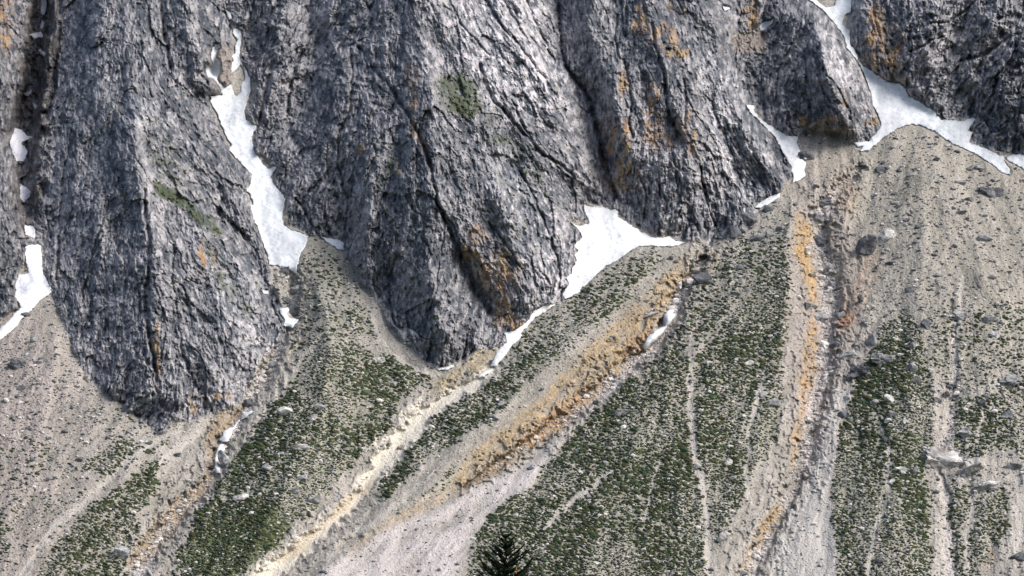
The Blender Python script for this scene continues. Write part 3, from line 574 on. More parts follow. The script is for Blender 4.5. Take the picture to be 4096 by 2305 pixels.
# ------------------------------------------------------------------ split the sheet into scree and cliffs
vid = np.arange(NU*NV, dtype=np.int32).reshape(NV, NU)
quads = np.stack([vid[:-1, :-1], vid[1:, :-1], vid[1:, 1:], vid[:-1, 1:]], -1)
um = UU[:-1, :-1]+wu[:-1, :-1]; vm = VV[:-1, :-1]
reg = np.zeros(um.shape, np.int8)
BOUND = [[(-160,115),(50,107),(150,95),(260,80),(350,48),(480,62),(580,72),(640,84),(1700,84)],
         [(-160,560),(0,566),(60,588),(300,590),(700,690),(1700,690)],
         [(-160,1403),(60,1406),(140,1410),(195,1442),(245,1482),(310,1502),(440,1530),(500,1553),(1700,1500)],
         [(-160,1812),(15,1822),(60,1850),(150,1854),(250,1872),(400,1990),(1700,2000)],
         [(-160,2085),(0,2085),(60,2110),(150,2155),(300,2215),(1700,2230)]]
for bl in BOUND:
    reg += (um > np.interp(vm, [p[0] for p in bl], [p[1] for p in bl])).astype(np.int8)
is_scree = scree_m[:-1, :-1] | scree_m[1:, 1:]
P_all = np.stack([XP, YY, ZP], -1).reshape(-1, 3); C_all = col.reshape(-1, 3)
def sub(name, mask, m, smooth=False):
    q = quads[mask]; used = np.zeros(NU*NV, bool); used[q.ravel()] = True
    idx = np.cumsum(used)-1
    return mesh_np(name, P_all[used], idx[q], m, C_all[used], smooth)
tag(sub('scree_slope_terrain', is_scree, M_scree, True), 'stony scree cones and gullies below the cliffs', kind='structure')
CL = ['dark orange-stained cliff left of the black gorge', 'left rock buttress with a long dark crack in its toe', 'large central rock buttress with green grass on its crest',
      'rust-streaked rock buttress right of the broad white snow patch', 'small pyramid of rock beside the largest snowfield', 'dark cliff above the largest snowfield with an orange scar']
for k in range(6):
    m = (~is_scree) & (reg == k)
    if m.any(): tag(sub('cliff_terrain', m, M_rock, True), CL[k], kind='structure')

# the ground from the foot of the scree down into the valley and up to the viewpoint
gx = np.linspace(-420, 420, 60); nrow = 40
bot_y = float(YY[-1].mean()); bot_z = float(ZP[-1].mean())
ty = np.linspace(-60, bot_y+6, nrow)
GX, GY = np.meshgrid(gx, ty)
GZ = np.interp(GY, [-60, 0, 20, 60, 150, 400, 700, 950, bot_y+6], [2, -1.7, -6, -17, -34, -110, -190, -235, bot_z-1])
GZ = GZ+(1-np.exp(-(GY/200)**2))*3*np.sin(GX*.03+GY*.01)*np.clip((bot_y-GY)/200, 0, 1)
GZ = np.where(GY > bot_y, bot_z-1, GZ)
gid = np.arange(GX.size).reshape(GX.shape)
gq = np.stack([gid[:-1, :-1], gid[:-1, 1:], gid[1:, 1:], gid[1:, :-1]], -1).reshape(-1, 4)
tag(mesh_np('ground', np.stack([GX, GY, GZ], -1).reshape(-1, 3), gq, M_meadow, None, True), 'green valley side below the viewpoint', kind='structure')

# ------------------------------------------------------------------ snow
def rough_outline(poly, seed):
    r = random.Random(seed); P = [Vector(p) for p in poly]; out = []
    for i in range(len(P)):
        a_, b_ = P[i], P[(i+1) % len(P)]; L = (b_-a_).length; n = max(1, int(L/3.0))
        nn = Vector((-(b_-a_).y, (b_-a_).x))/(L+1e-6)
        for k in range(n):
            p = a_+(b_-a_)*(k/n)
            if k: p = p+nn*(2.6*mnoise.noise(Vector((p.x*.11, p.y*.11, seed)))+1.5*mnoise.noise(Vector((p.x*.3, p.y*.3, seed+9)))+r.uniform(-.6, .6))
            out.append((p.x, p.y))
    return out
for si, (key, label, poly) in enumerate(SNOW):
    out = rough_outline(poly, si+1); n = len(out)
    PA = np.array(out); x0, y0 = PA.min(0); x1, y1 = PA.max(0)
    st = 3.0
    gx_, gy_ = np.meshgrid(np.arange(x0, x1, st), np.arange(y0, y1, st))
    gx_ = gx_+rng.uniform(-.6, .6, gx_.shape); gy_ = gy_+rng.uniform(-.6, .6, gy_.shape)
    ins = inpoly(out, gx_, gy_)
    pin = np.stack([gx_[ins], gy_[ins]], -1)
    # keep inner points clear of the rim
    if len(pin):
        dmin = np.full(len(pin), 1e9)
        for i in range(n):
            ax, ay = PA[i]; bx, by = PA[(i+1) % n]; dx, dy = bx-ax, by-ay
            tt = np.clip(((pin[:, 0]-ax)*dx+(pin[:, 1]-ay)*dy)/(dx*dx+dy*dy+1e-9), 0, 1)
            dmin = np.minimum(dmin, np.hypot(pin[:, 0]-ax-tt*dx, pin[:, 1]-ay-tt*dy))
        k_ = dmin > 1.2; pin = pin[k_]; dmin = dmin[k_]
    pts = [Vector(p) for p in out]+[Vector(p) for p in pin]
    vo, ed, fa, ov, oe, of = delaunay_2d_cdt(pts, [(i, (i+1) % n) for i in range(n)], [], 1, 1e-4)
    vo = np.array([(p.x, p.y) for p in vo])
    dm = np.zeros(len(vo))
    for i in range(n):
        ax, ay = PA[i]; bx, by = PA[(i+1) % n]; dx, dy = bx-ax, by-ay
        tt = np.clip(((vo[:, 0]-ax)*dx+(vo[:, 1]-ay)*dy)/(dx*dx+dy*dy+1e-9), 0, 1)
        dd = np.hypot(vo[:, 0]-ax-tt*dx, vo[:, 1]-ay-tt*dy)
        dm = dd if i == 0 else np.minimum(dm, dd)
    ys = bil(YS, (vo[:, 0]-U0)/ST, (vo[:, 1]-V0)/ST)
    th = 0.9+1.1*(1-np.exp(-dm/7.0))
    sn = fbm(vo[:, 0], vo[:, 1], 36, 301, 4)*1.8+fbm(vo[:, 0], vo[:, 1]*1.6, 9, 311, 3)*.7*(1-np.exp(-dm/3))
    y = ys-th-sn*(1-np.exp(-dm/6.0))
    Vt = np.stack([(vo[:, 0]-CU)/F*y, y, -(vo[:, 1]-CV)/F*y], -1)
    tri = np.array([f for f in fa if len(f) == 3], np.int32)
    # rim skirt: edges used by one triangle only
    E = np.concatenate([tri[:, [0, 1]], tri[:, [1, 2]], tri[:, [2, 0]]]); Es = np.sort(E, 1)
    uq, inv, cnt = np.unique(Es, axis=0, return_inverse=True, return_counts=True)
    be = E[cnt[inv.ravel()] == 1]
    bv = np.unique(be); mp = {int(b): len(vo)+i for i, b in enumerate(bv)}
    yb = y[bv]+6.0
    Vb = np.stack([(vo[bv, 0]-CU)/F*yb, yb, -(vo[bv, 1]-CV)/F*yb], -1)
    sk = []
    for a_, b_ in be:
        a_, b_ = int(a_), int(b_); sk.append((b_, a_, mp[a_])); sk.append((b_, mp[a_], mp[b_]))
    allv = np.concatenate([Vt, Vb]); allf = np.concatenate([tri, np.array(sk, np.int32)])
    dirt = np.clip(fbm(vo[:, 0], vo[:, 1]*.5, 30, 321, 4)*1.8+.3+.5*rng.standard_normal(len(vo))*.35, 0, 1)
    grey = .25 if False else .45 if key in ('white', 'strip', 'tongue', 'scrap', 'side', 'low_a', 'low_b', 'ledge') else (1.0 if key.startswith('gorge') else .75)
    base = np.array([.62, .645, .67]) if grey > .5 else np.array([.72, .73, .74]); dk = np.array([.42, .445, .47])
    if key.startswith('gorge'): base = np.array([.80, .80, .84]); dk = np.array([.42, .43, .47])
    cc = base+(dk-base)*(dirt*grey)[:, None]
    spk = rng.random(len(vo)) < .03*(1+grey); cc[spk] *= .72
    rimc = np.exp(-dm/2.0)*.30*np.clip(.5+2*fbm(vo[:, 0], vo[:, 1], 20, 331, 2), 0, 1.5); cc = cc*(1-rimc[:, None])
    cc = np.concatenate([cc, cc[bv]*.8])
    tag(mesh_np('snow_patch', allv, allf, M_snow, cc, True), label, 'snow patch', 'snow patches left in the couloirs and gullies', 'thing')

# ------------------------------------------------------------------ boulders
import bmesh
def ico(sub_):
    b = bmesh.new(); bmesh.ops.create_icosphere(b, subdivisions=sub_, radius=1.0)
    V = np.array([v.co[:] for v in b.verts]); Fc = np.array([[v.index for v in f.verts] for f in b.faces], np.int32); b.free(); return V, Fc
IC = {k: ico(k) for k in (1, 2, 3, 4)}
NRM = np.array([0, -.59, .81])
def boulder_shape(sub_, r, knob=.16, ncut=9):
    V, Fc = IC[sub_]; V = V.copy()
    for k in range(ncut):
        nn = r.standard_normal(3); nn /= np.linalg.norm(nn); d = r.uniform(.36, .78)
        V -= np.maximum(0, V@nn-d)[:, None]*nn
    off = r.uniform(0, 50, 3); n0 = V/np.linalg.norm(V, axis=1)[:, None]
    for i in range(len(V)):
        q = Vector(V[i]*1.7+off)
        V[i] += n0[i]*(knob*mnoise.noise(q)+knob*.6*mnoise.noise(q*2.7)+knob*.35*mnoise.noise(q*6.1))
    return V, Fc
TONE = {'d': (.115, .12, .13), 'g': (.255, .255, .26), 'p': (.41, .395, .38), 'w': (.60, .58, .56), 'b': (.27, .235, .20)}
def boulder(u, v, wd, ht, tone, label, name='boulder', cat='boulder', group=None, tilt=None, seed=0, knob=.16, sub_=None, deep=.75):
    r = np.random.default_rng(1000+seed)
    sub_ = sub_ or (4 if wd > 34 else 3 if wd > 12 else 2)
    V, Fc = boulder_shape(sub_, r, knob*.75, 15)
    ext = (V.max(0)-V.min(0))/2; V = (V-(V.max(0)+V.min(0))/2)/ext
    p = psurf(u, v); s = p[1]/F
    V = V*np.array([wd/2*s*(1.15 if wd < 54 else 1.0), max(ht*.8, wd*.5*deep)*s*.62, ht/2*s*1.5])
    tl = tilt if tilt is not None else r.uniform(-.14, .14)
    c, sn = math.cos(tl), math.sin(tl)
    x = V[:, 0]*c+V[:, 2]*sn; z = -V[:, 0]*sn+V[:, 2]*c; V[:, 0] = x; V[:, 2] = z
    base = np.array(TONE[tone]); nn = np.array([mnoise.noise(Vector(q*(2.2/ max(wd*s, .5)))+Vector((seed, 3, 1))) for q in V])
    n2_ = np.array([mnoise.noise(Vector(q*(7/max(wd*s, .5)))+Vector((seed, 9, 4))) for q in V]); cc = base*np.clip(1+.7*nn+.8*n2_, .4, 1.8)[:, None]
    o = mesh_np(name, V, Fc, M_stone, cc, False)
    o.location = p+NRM*(ht*s*.18)
    tag(o, label, cat, group); return o
B = [
 (2070,513,56,19,'d','long dark angular slab, highest big rock in the right gully'), (2059,551,26,20,'g','grey rounded boulder just above a white stone high in the right gully'),
 (2069,563,14,11,'w','white stone tucked under a grey boulder high in the right gully'), (2063,613,44,24,'d','dark wedge-shaped boulder on the right gully bed beside ochre earth'),
 (2030,632,22,13,'w','smooth white block beside the dark wedge-shaped boulder of the right gully'), (2180,626,50,40,'d','large dark pointed boulder alone on the scree right of the upper right gully'),
 (2089,679,24,17,'g','rough grey boulder below the dark wedge in the right gully'), (2093,721,26,16,'g','grey boulder in mid right gully, above the pale rubble fan'),
 (2065,804,38,20,'g','broad grey boulder beside the rusty red earth patch of the right gully'), (2113,799,26,18,'g','grey boulder touching the rusty red earth patch of the right gully'),
 (2029,773,20,14,'d','dark oval boulder at the left edge of the mid right gully'), (2048,775,16,8,'d','flat dark stone next to the dark oval boulder, mid right gully'),
 (2074,871,28,16,'w','white block lying beside a dark block in the right gully'), (2101,871,26,15,'d','dark block lying beside a white block in the right gully'),
 (2134,894,60,20,'g','long flat grey slab on the right rim of the right gully'), (2195,863,34,26,'g','upright grey boulder at the top of the dark tufts right of the gully'),
 (2158,946,64,36,'d','massive dark outcrop where the right gully bends left'), (2222,912,74,28,'g','broad pale-topped slab right above the massive dark outcrop'),
 (2292,930,30,18,'g','grey boulder right of the broad slab among dark tufts'), (2302,960,30,15,'d','low dark boulder below the broad slab among dark tufts'),
 (2300,873,22,14,'g','small rounded grey boulder above the broad slab on the right cone'), (2418,797,40,18,'g','pale streaked slab on the right cone above the first tufts'),
 (2328,822,22,22,'d','dark upright pair of rocks in the middle of the right cone'), (2483,810,36,24,'g','cracked grey boulder at right, above the vertical runnels'),
 (2502,845,26,15,'p','pale rounded boulder below the cracked grey boulder at right'), (2548,957,44,22,'g','broad grey boulder near the right edge at mid height'),
 (2412,906,24,12,'p','pale flat stone at the head of the straight runnel on the right cone'), (2495,488,66,22,'d','long dark boulder, darkest and biggest on the right shoulder of the right cone'),
 (2437,505,22,10,'d','dark oval stone left of the long dark boulder of the right cone'), (2418,538,26,9,'d','dark flat stone below left of the long dark boulder on the cone'),
 (2472,603,40,18,'g','split grey rock halfway down the right shoulder of the right cone'), (2305,611,24,9,'g','low grey stone right of the pointed boulder on the right cone'),
 (2242,665,28,8,'d','flat dark stone below the large pointed boulder on the cone'), (2292,731,30,12,'d','dark arrow-shaped stone on the bare middle of the right cone'),
 (2495,700,22,9,'d','dark stone alone on the smooth right part of the cone'), (2360,694,24,8,'g','pale grey flat stone on the bare middle of the right cone'),
 (2280,556,16,9,'d','small dark stone above the large pointed boulder of the cone'), (2164,760,16,18,'d','dark upright stone right of the right gully beside red earth'),
 (2119,601,14,7,'d','left of two dark stones between the right gully and the pointed boulder'), (2145,593,20,7,'g','right of two stones between the right gully and the pointed boulder'),
 (2215,430,30,13,'d','dark oval boulder highest on the left shoulder of the right cone'), (2028,397,38,19,'d','dark rounded boulder at the foot of the curved snow tongue'),
 (2292,443,22,9,'g','grey stone near the top centre of the right cone'), (2465,425,30,11,'g','grey flat boulder near the top right of the right cone'), (2438,428,14,8,'d','small dark stone beside the flat boulder near the top of the cone'),
 (2415,461,26,8,'g','flat grey stone below the top right boulders of the cone'), (2052,471,16,8,'d','dark stone at the head of the right gully'), (2252,350,14,5,'d','tiny dark stone just under the snow on the tip of the right cone'),
 (1999,518,14,10,'d','small dark stone on the brow left of the right gully head'), (1932,530,26,14,'d','dark rock on the brow below the small snow streak'), (1962,580,20,12,'d','dark stone below the brow, left of the right gully'), (1940,593,26,12,'g','grey slab below the brow, left of the right gully'),
 (2202,1016,24,14,'p','pale humped boulder among tufts below the massive dark outcrop'), (2237,1008,26,18,'p','pale cracked boulder among tufts right of the pale humped one'), (2122,1048,28,16,'d','dark boulder on the bend of the pale gravel rim'),
 (2248,1046,22,14,'g','grey boulder above two white stones in the right tufts'), (2235,1062,20,12,'w','upper of two white stones in the right tufts'), (2241,1072,16,8,'w','lower of two white stones in the right tufts'),
 (2275,1063,18,14,'p','pale stone right of the two white stones in the right tufts'), (2357,1009,24,12,'d','dark slate-grey stone on the bare strip at right'), (2428,1094,32,22,'g','grey double boulder above the wide outcrop at right'),
 (2535,1045,30,18,'g','grey boulder among tufts near the right edge'), (2378,998,20,16,'d','dark squat rock above the bare strip at right'), (2471,1018,16,16,'d','dark upright rock between tuft strips at right'),
 (2378,1170,112,52,'p','wide craggy outcrop of pale grey rock crossing the slope at lower right'), (2450,1188,64,40,'p','blocky right end of the wide craggy outcrop at lower right'), (2478,1228,76,20,'p','long low ledge of rock just below the wide craggy outcrop'),
 (2265,1186,32,14,'p','pale jagged boulder left of the wide craggy outcrop'), (2302,1186,24,12,'g','grey stone between the jagged boulder and the wide craggy outcrop'), (2242,1213,18,10,'w','white stone below the pale jagged boulder'),
 (2545,1177,54,18,'g','grey rock band at the right edge beside the wide outcrop'), (2560,1406,40,20,'d','dark broken rock in the lower right corner'), (1945,1016,34,18,'g','big grey boulder on the left rim of the right gully, half way down'),
 (1952,1324,20,10,'p','pale boulder on the ochre bank low in the right gully'), (2538,970,56,14,'g','flat grey slab under the broad boulder near the right edge'),
 (1568,1041,42,15,'g','dark oval boulder at the top of the central tufted slope'), (1829,1169,28,18,'p','large pale rounded boulder between two pale runnels'), (1335,1181,18,9,'d','dark stone alone on the pinkish gravel right of the ochre gully'),
 (1764,1036,16,10,'p','pale stone right of the long pale runnel, near its top'), (1821,1356,34,22,'p','broken pale boulder at the lower end of the tufts near the runnel'), (1501,1420,15,8,'w','white stone low in the central tufted slope'),
 (1569,1077,12,10,'w','white stone below the dark oval boulder of the tufted slope'), (1919,996,20,13,'p','pale boulder in tufts left of the right gully'), (1768,708,48,24,'d','large dark brown boulder lying across the head of the ochre gully'),
 (1735,718,22,16,'g','grey block wedged left of the large boulder in the ochre gully'), (1703,722,22,18,'w','white block at the left end of the boulder row in the ochre gully'), (1764,651,28,12,'d','dark slab high in the stony head of the ochre gully'),
 (1851,741,24,10,'g','grey stone on the slope right of the ochre gully head'), (1881,731,16,8,'g','small grey stone right of its larger neighbour, right of the ochre gully head'), (1864,676,26,9,'d','flat dark stone above the slope right of the ochre gully'),
 (1881,561,44,32,'d','big dark block leaning at the right foot of the rust-streaked buttress'), (1848,590,34,26,'d','dark block below the leaning block at the foot of the rust-streaked buttress'), (1904,603,34,13,'d','low dark stones below the leaning dark block'),
 (1664,816,14,9,'d','small dark stone at the left rim of the slim snow tongue'), (1541,851,14,7,'d','dark stone on tan earth left of the ochre gully'), (1503,925,14,8,'b','brown stone on the ochre bank, mid way down'),
 (1478,748,16,9,'d','dark stone just right of the lower tip of the broad white snow patch'), (1784,917,20,10,'p','pale stone in tufts beside the top of the long pale runnel'), (1884,918,24,12,'p','pale flat boulder in the tufts left of the right gully'), (1804,941,18,12,'g','grey stone in the tufts right of the long runnel top'),
 (1699,760,18,12,'w','white block in the stone heap above the slim snow tongue'), (1688,652,12,10,'d','small dark stone on the tan crest left of the ochre gully head'), (1638,793,34,8,'p','pale flat slab on the yellow bank left of the slim snow tongue'), (1626,760,14,7,'g','small grey stone on the yellow bank above the pale flat slab'),
 (716,683,22,15,'d','dark block touching the lower end of the long snow tongue'), (747,788,44,28,'d','big dark boulder with a pale top sitting on snow in the stony left gully'), (751,731,36,16,'g','flat grey rock in the stony gully above the big dark boulder'),
 (721,760,30,14,'d','dark low rock left of the stream stones above the big dark boulder'), (756,712,18,10,'g','grey stone just under the long snow tongue'), (764,839,16,9,'d','dark stone on the green cone right of the stony left gully'), (857,831,16,8,'g','grey stone in the middle of the green cone'),
 (945,843,12,7,'g','grey stone beside the small pale track on the green cone'), (764,860,22,9,'b','brown flat stone on the green cone near the left gully'), (712,883,26,12,'g','long grey stone on the right rim of the stony left gully'), (689,921,24,14,'g','grey boulder on the left gully bed below the long grey stone'),
 (676,941,22,12,'g','lower grey boulder on the left gully bed, beside paler rubble'), (950,910,36,13,'p','pale flat slab amid the first tufts of the green cone'), (854,676,12,5,'d','small dark stone near the tip of the green cone'), (737,918,14,8,'g','grey stone at the left margin of the tufted cone'),
 (65,795,22,11,'d','dark boulder on the lower edge of the lilac-grey snow tongue'), (43,923,54,26,'d','big dark craggy boulder on the pink scree at far left'), (87,858,22,12,'g','grey boulder above right of the big craggy one at far left'), (115,773,12,8,'g','small grey stone right below the lilac-grey snow tongue'),
 (100,913,18,11,'g','grey stone right of the big craggy boulder at far left'), (65,893,16,8,'g','grey stone just above the big craggy boulder at far left'), (303,1395,44,28,'g','big grey boulder on dark turf at the lower left'), (445,1148,20,10,'d','dark oval boulder on the smooth pale strip left of the lower left gully'),
 (567,1157,36,28,'g','big grey boulder beside the lowest snow scrap in the left gully'), (54,980,20,12,'d','dark boulder below the big craggy one at far left'), (357,1115,16,8,'w','white stone on the pale track under the left buttress'),
 (622,1020,26,18,'d','dark rock at the lower right toe of the left buttress'), (477,1213,20,9,'p','pale slab on the tan bank of the lower left gully'), (607,1253,38,13,'p','pale flat rock amid green turf right of the lower left gully'), (719,1041,44,20,'p','broad pale boulder in the tufts of the green cone'),
 (789,1054,20,13,'p','pale round stone right of the broad pale boulder of the green cone'), (804,1025,28,11,'g','grey stone above the pale round stone of the green cone'), (757,1130,42,16,'p','broken pale rocks in the middle of the tufted cone'), (672,1181,26,16,'g','dark grey boulder in the lower tufted cone'),
 (759,1206,26,15,'g','grey boulder ringed by a horseshoe of tufts'), (787,1261,34,16,'g','grey boulder at the lower right edge of the tufted cone'), (744,1239,34,13,'g','flat grey rock left of the boulder on the lower edge of the cone'), (1007,1129,18,12,'b','brown boulder in the bed of the cream gully'),
 (1086,1074,16,7,'w','white stone on turf right of the cream gully'), (1264,1019,20,11,'p','pale stone on the green strip between cream and ochre gullies'), (1241,1051,28,10,'g','grey slab on the green strip between cream and ochre gullies'), (707,1144,14,8,'g','small grey stone left of the broken pale rocks on the cone'),
 (914,1134,18,11,'p','pale stones on the left rim of the cream gully'), (992,969,26,10,'g','long grey stone at the top right of the tufted cone'),
]
for i, b_ in enumerate(B):
    big = b_[2] >= 54
    kn_ = .62 if 'outcrop' in b_[5] or 'ledge' in b_[5] or 'band' in b_[5] else .3 if big else .17
    nm, cat_, g = ('rock_outcrop', 'rock outcrop', 'rock outcrops breaking through the scree') if ('outcrop' in b_[5] or 'ledge' in b_[5] or 'rock band' in b_[5]) else ('boulder', 'boulder', 'boulders scattered on the scree')
    boulder(b_[0], b_[1], b_[2], b_[3], b_[4], b_[5], nm, cat_, g, None if not big else 0.05*((i % 3)-1), i, kn_)
# the craggy tail behind the pointed boulder
boulder(2222,603,70,24,'p','pale craggy rib rising behind the large pointed boulder', 'rock_outcrop', 'rock outcrop', 'rock outcrops breaking through the scree', -.55, 900, .3, 4, .3)

# rubble one cannot tell apart: single stones by zone, same label within a zone
ZONES = [
 ('small pale stone in the rubble bed of the stony left gully', 'pale stones in the stony left gully', [(715,700,18,34),(735,745,20,28),(660,950,30,34),(640,985,18,22),(700,870,14,30)], 34, ('p', 'g', 'w'), (7, 13)),
 ('small white stone in the rubble heap above the slim snow tongue', 'white stones in the ochre gully head', [(1735,690,22,34),(1700,755,18,26),(1755,665,24,16)], 30, ('w', 'p', 'g'), (6, 12)),
 ('small dark stone strewn on the bare upper right cone', 'dark stones on the right scree cone', [(2330,560,170,150),(2420,480,90,60),(2350,720,140,90),(2250,500,60,60)], 64, ('d', 'g', 'd'), (6, 12)),
 ('small pinkish-white stone in the bed of the right gully', 'pale stones in the right gully', [(2070,590,18,50),(2085,690,18,50),(2070,800,22,70),(2045,1000,16,80),(2010,1170,18,70),(1950,1320,14,50)], 24, ('w', 'p', 'g'), (6, 11)),
]
cnt_small = 0
for zi, (label, grp, blobs, num, tones, (s0, s1)) in enumerate(ZONES):
    r = random.Random(50+zi); k = 0
    while k < num:
        bx, by, rx, ry = r.choice(blobs); u = r.gauss(bx, rx*.6); v = r.gauss(by, ry*.6)
        if not (0 < u < 2576 and 0 < v < 1450): continue
        if bil(scree, (u-U0)/ST, (v-V0)/ST) < .8 or bil(snow_s, (u-U0)/ST, (v-V0)/ST) > .2: continue
        wd = r.uniform(s0, s1); boulder(u, v, wd, wd*r.uniform(.4, .65), r.choice(tones), label, 'stone', 'stone', grp, None, 2000+zi*100+k, .12, 2); k += 1

# ------------------------------------------------------------------ the countless small things, each kind one mass
def scatter(name, U, V, RX, RY, HT, cols, m, kind_shape):
    n = len(U)
    if kind_shape == 'stone':
        T, Ft = IC[1]; k = len(T)
        R = rng.uniform(.65, 1.15, (n, k, 1)); L = T[None]*R
        ys = ysurf(U, V); s = ys/F
        P0 = psurf(U, V)
        L = L*np.stack([RX*s, .8*RX*s, RY*s], -1)[:, None, :]
        an = rng.uniform(-.5, .5, n)[:, None]; x = L[..., 0]*np.cos(an)+L[..., 2]*np.sin(an); z = -L[..., 0]*np.sin(an)+L[..., 2]*np.cos(an)
        L = np.stack([x, L[..., 1], z], -1)
        P = P0[:, None, :]+L+NRM*(RY*s*.3)[:, None, None]
        Fa = (Ft[None]+np.arange(n)[:, None, None]*k).reshape(-1, 3)
        return mesh_np(name, P.reshape(-1, 3), Fa, m, np.repeat(cols, k, 0)*rng.uniform(.85, 1.15, (n*k, 1)), False)
    q = 8; ang = np.linspace(0, 2*np.pi, q, endpoint=False)
    k = 2*q+1
    jr = rng.uniform(.6, 1.3, (n, q)); jr = (jr+np.roll(jr, 1, 1))/2
    tu = np.zeros((n, k)); tv = np.zeros((n, k)); hh = np.zeros((n, k))
    sh = rng.uniform(-.2, 1.0, (n, 1))
    for ring, (rr, h_) in enumerate(((1.0, -.25), (.72, .75))):
        tu[:, ring*q:(ring+1)*q] = np.cos(ang)*jr*rr; tv[:, ring*q:(ring+1)*q] = np.sin(ang)*jr*rr
        hh[:, ring*q:(ring+1)*q] = h_*rng.uniform(.7, 1.2, (n, q))
    hh[:, -1] = 1.0
    uu = U[:, None]+(tu+sh*tv)*RX[:, None]; vv = V[:, None]+tv*RY[:, None]
    P = psurf(uu, vv)+NRM*(hh*HT[:, None])[..., None]
    f = []
    for j in range(q):
        j2 = (j+1) % q
        f += [(j2, j, q+j), (j2, q+j, q+j2), (q+j2, q+j, 2*q)]
    Fa = (np.array(f, np.int32)[None]+(np.arange(n)*k)[:, None, None]).reshape(-1, 3)
    return mesh_np(name, P.reshape(-1, 3), Fa, m, np.repeat(cols, k, 0)*rng.uniform(.75, 1.3, (n*k, 1)), True)

# cushions of dark green turf and dwarf shrubs
su, sv = 7.6, 5.0
cu, cv = np.meshgrid(np.arange(U0, U1, su), np.arange(600, V1-4, sv))
cu = cu+(np.arange(cu.shape[0]) % 2)[:, None]*su/2
cu = (cu+rng.uniform(-.42, .42, cu.shape)*su).ravel(); cv = (cv+rng.uniform(-.42, .42, cv.shape)*sv).ravel()
D_ = bil(vd, (cu-U0)/ST, (cv-V0)/ST)
cl = bil(np.clip(.88+.45*fbm(UU, VV, 26, 401, 3)+.14*L4, 0, 1.4).astype(np.float32), (cu-U0)/ST, (cv-V0)/ST)
acc = rng.random(len(cu)) < np.clip(D_*cl*1.35, 0, .96)*(D_ > .05)
cu, cv, D_ = cu[acc], cv[acc], D_[acc]
sz = np.exp(rng.normal(0, .28, len(cu)))*bil(np.clip(1.08+.6*fbm(UU, VV, 120, 431, 2)+.35*np.clip(1-np.abs(blur(vd, 7, 2)-.35)*3, 0, 1), .80, 1.35).astype(np.float32), (cu-U0)/ST, (cv-V0)/ST)
# bigger clumps along the margins
sz = sz*(.66+.40*np.clip(D_, 0, 1))
rx = 3.7*sz; ry = 1.85*sz*rng.uniform(.8, 1.3, len(cu))
tc = np.array([.038, .048, .022])*np.exp(rng.normal(0, .25, (len(cu), 1)))*np.array([1, 1, 1])
tc = tc*(1+np.clip(rng.standard_normal((len(cu), 1)), -1, 1)*np.array([.2, 0, -.1]))
tag(scatter('cushion_grass', cu, cv, rx, ry, .45*sz+.15, tc, M_tuft, 'tuft'), 'dark green cushions of turf dotted over the scree', kind='stuff')

# alpine turf on the cliff ledges
n_ = 9000; au = rng.uniform(300, 1460, n_); av = rng.uniform(150, 900, n_)
da = bil(alp.astype(np.float32), (au-U0)/ST, (av-V0)/ST); k_ = rng.random(n_) < da*.55
au, av = au[k_], av[k_]; sz = np.exp(rng.normal(0, .3, len(au)))
tc = np.array([.035, .048, .020])*np.exp(rng.normal(0, .3, (len(au), 1)))
tag(scatter('alpine_grass', au, av, 3.0*sz, 2.0*sz, .5*sz+.4, tc, M_tuft, 'tuft'), 'green turf clinging to the cliff ledges', kind='stuff')

# loose stones
n_ = 170000; ru = rng.uniform(U0+5, U1-5, n_); rv = rng.uniform(330, V1-6, n_)
dens = np.full(UU.shape, .12, np.float32)
dens += .35*sstep(2130, 2250, UU)*(VV > 330)*np.clip(.5+N4, 0, 1)+.3*sstep(330, 0, UU)*sstep(780, 900, VV)*sstep(1500, 1000, VV)
dens += .35*vd
dens += .3*ell(1450,800,260,90,-.6)+.4*ell(1900,620,120,100)+.25*ell(850,760,120,140)+.2*(vd > .3)
for key in ('left', 'ochre', 'right'): dens += .9*side(key, 1, -.6, .6)*np.clip(.4+1.2*N2+.6*N4, 0, 1)
dens += .35*sstep(560, 200, UU)*sstep(860, 980, VV)*sstep(1250, 1100, VV)
dens += 1.1*np.clip(blur(rock, 7, 2)*2, 0, 1)*np.clip(.4+N4+N2, 0, 1)
dens *= scree*(1-snow_s)*(1-.7*track)*(1-.85*creamb)
dn = bil(dens.astype(np.float32), (ru-U0)/ST, (rv-V0)/ST); k_ = rng.random(n_) < dn
ru, rv = ru[k_], rv[k_]
bedm = sum(side(k, 1, -.6, .6) for k in ('left', 'ochre', 'right'))
bd = bil(bedm.astype(np.float32), (ru-U0)/ST, (rv-V0)/ST)
sz = np.exp(rng.normal(0, .5, len(ru)))*(1+.45*bd)*1.15*np.where((rng.random(len(ru)) < .12) & (bil(vd, (ru-U0)/ST, (rv-V0)/ST) < .2), 1.7, 1)
tn = rng.random(len(ru))[:, None]; vv_ = bil(vd, (ru-U0)/ST, (rv-V0)/ST)[:, None]; bd = np.maximum(bd, vv_[:, 0]*.45)
tc = np.where(tn < .45-.4*bd[:, None], np.array([.105, .11, .115]), np.where(tn < .8-.6*bd[:, None], np.array([.27, .265, .26]), np.array([.52, .49, .47])))
tag(scatter('scree_rubble', ru, rv, 1.75*sz, 1.0*sz, None, tc, M_stone, 'stone'), 'small loose stones strewn over the scree', kind='stuff')

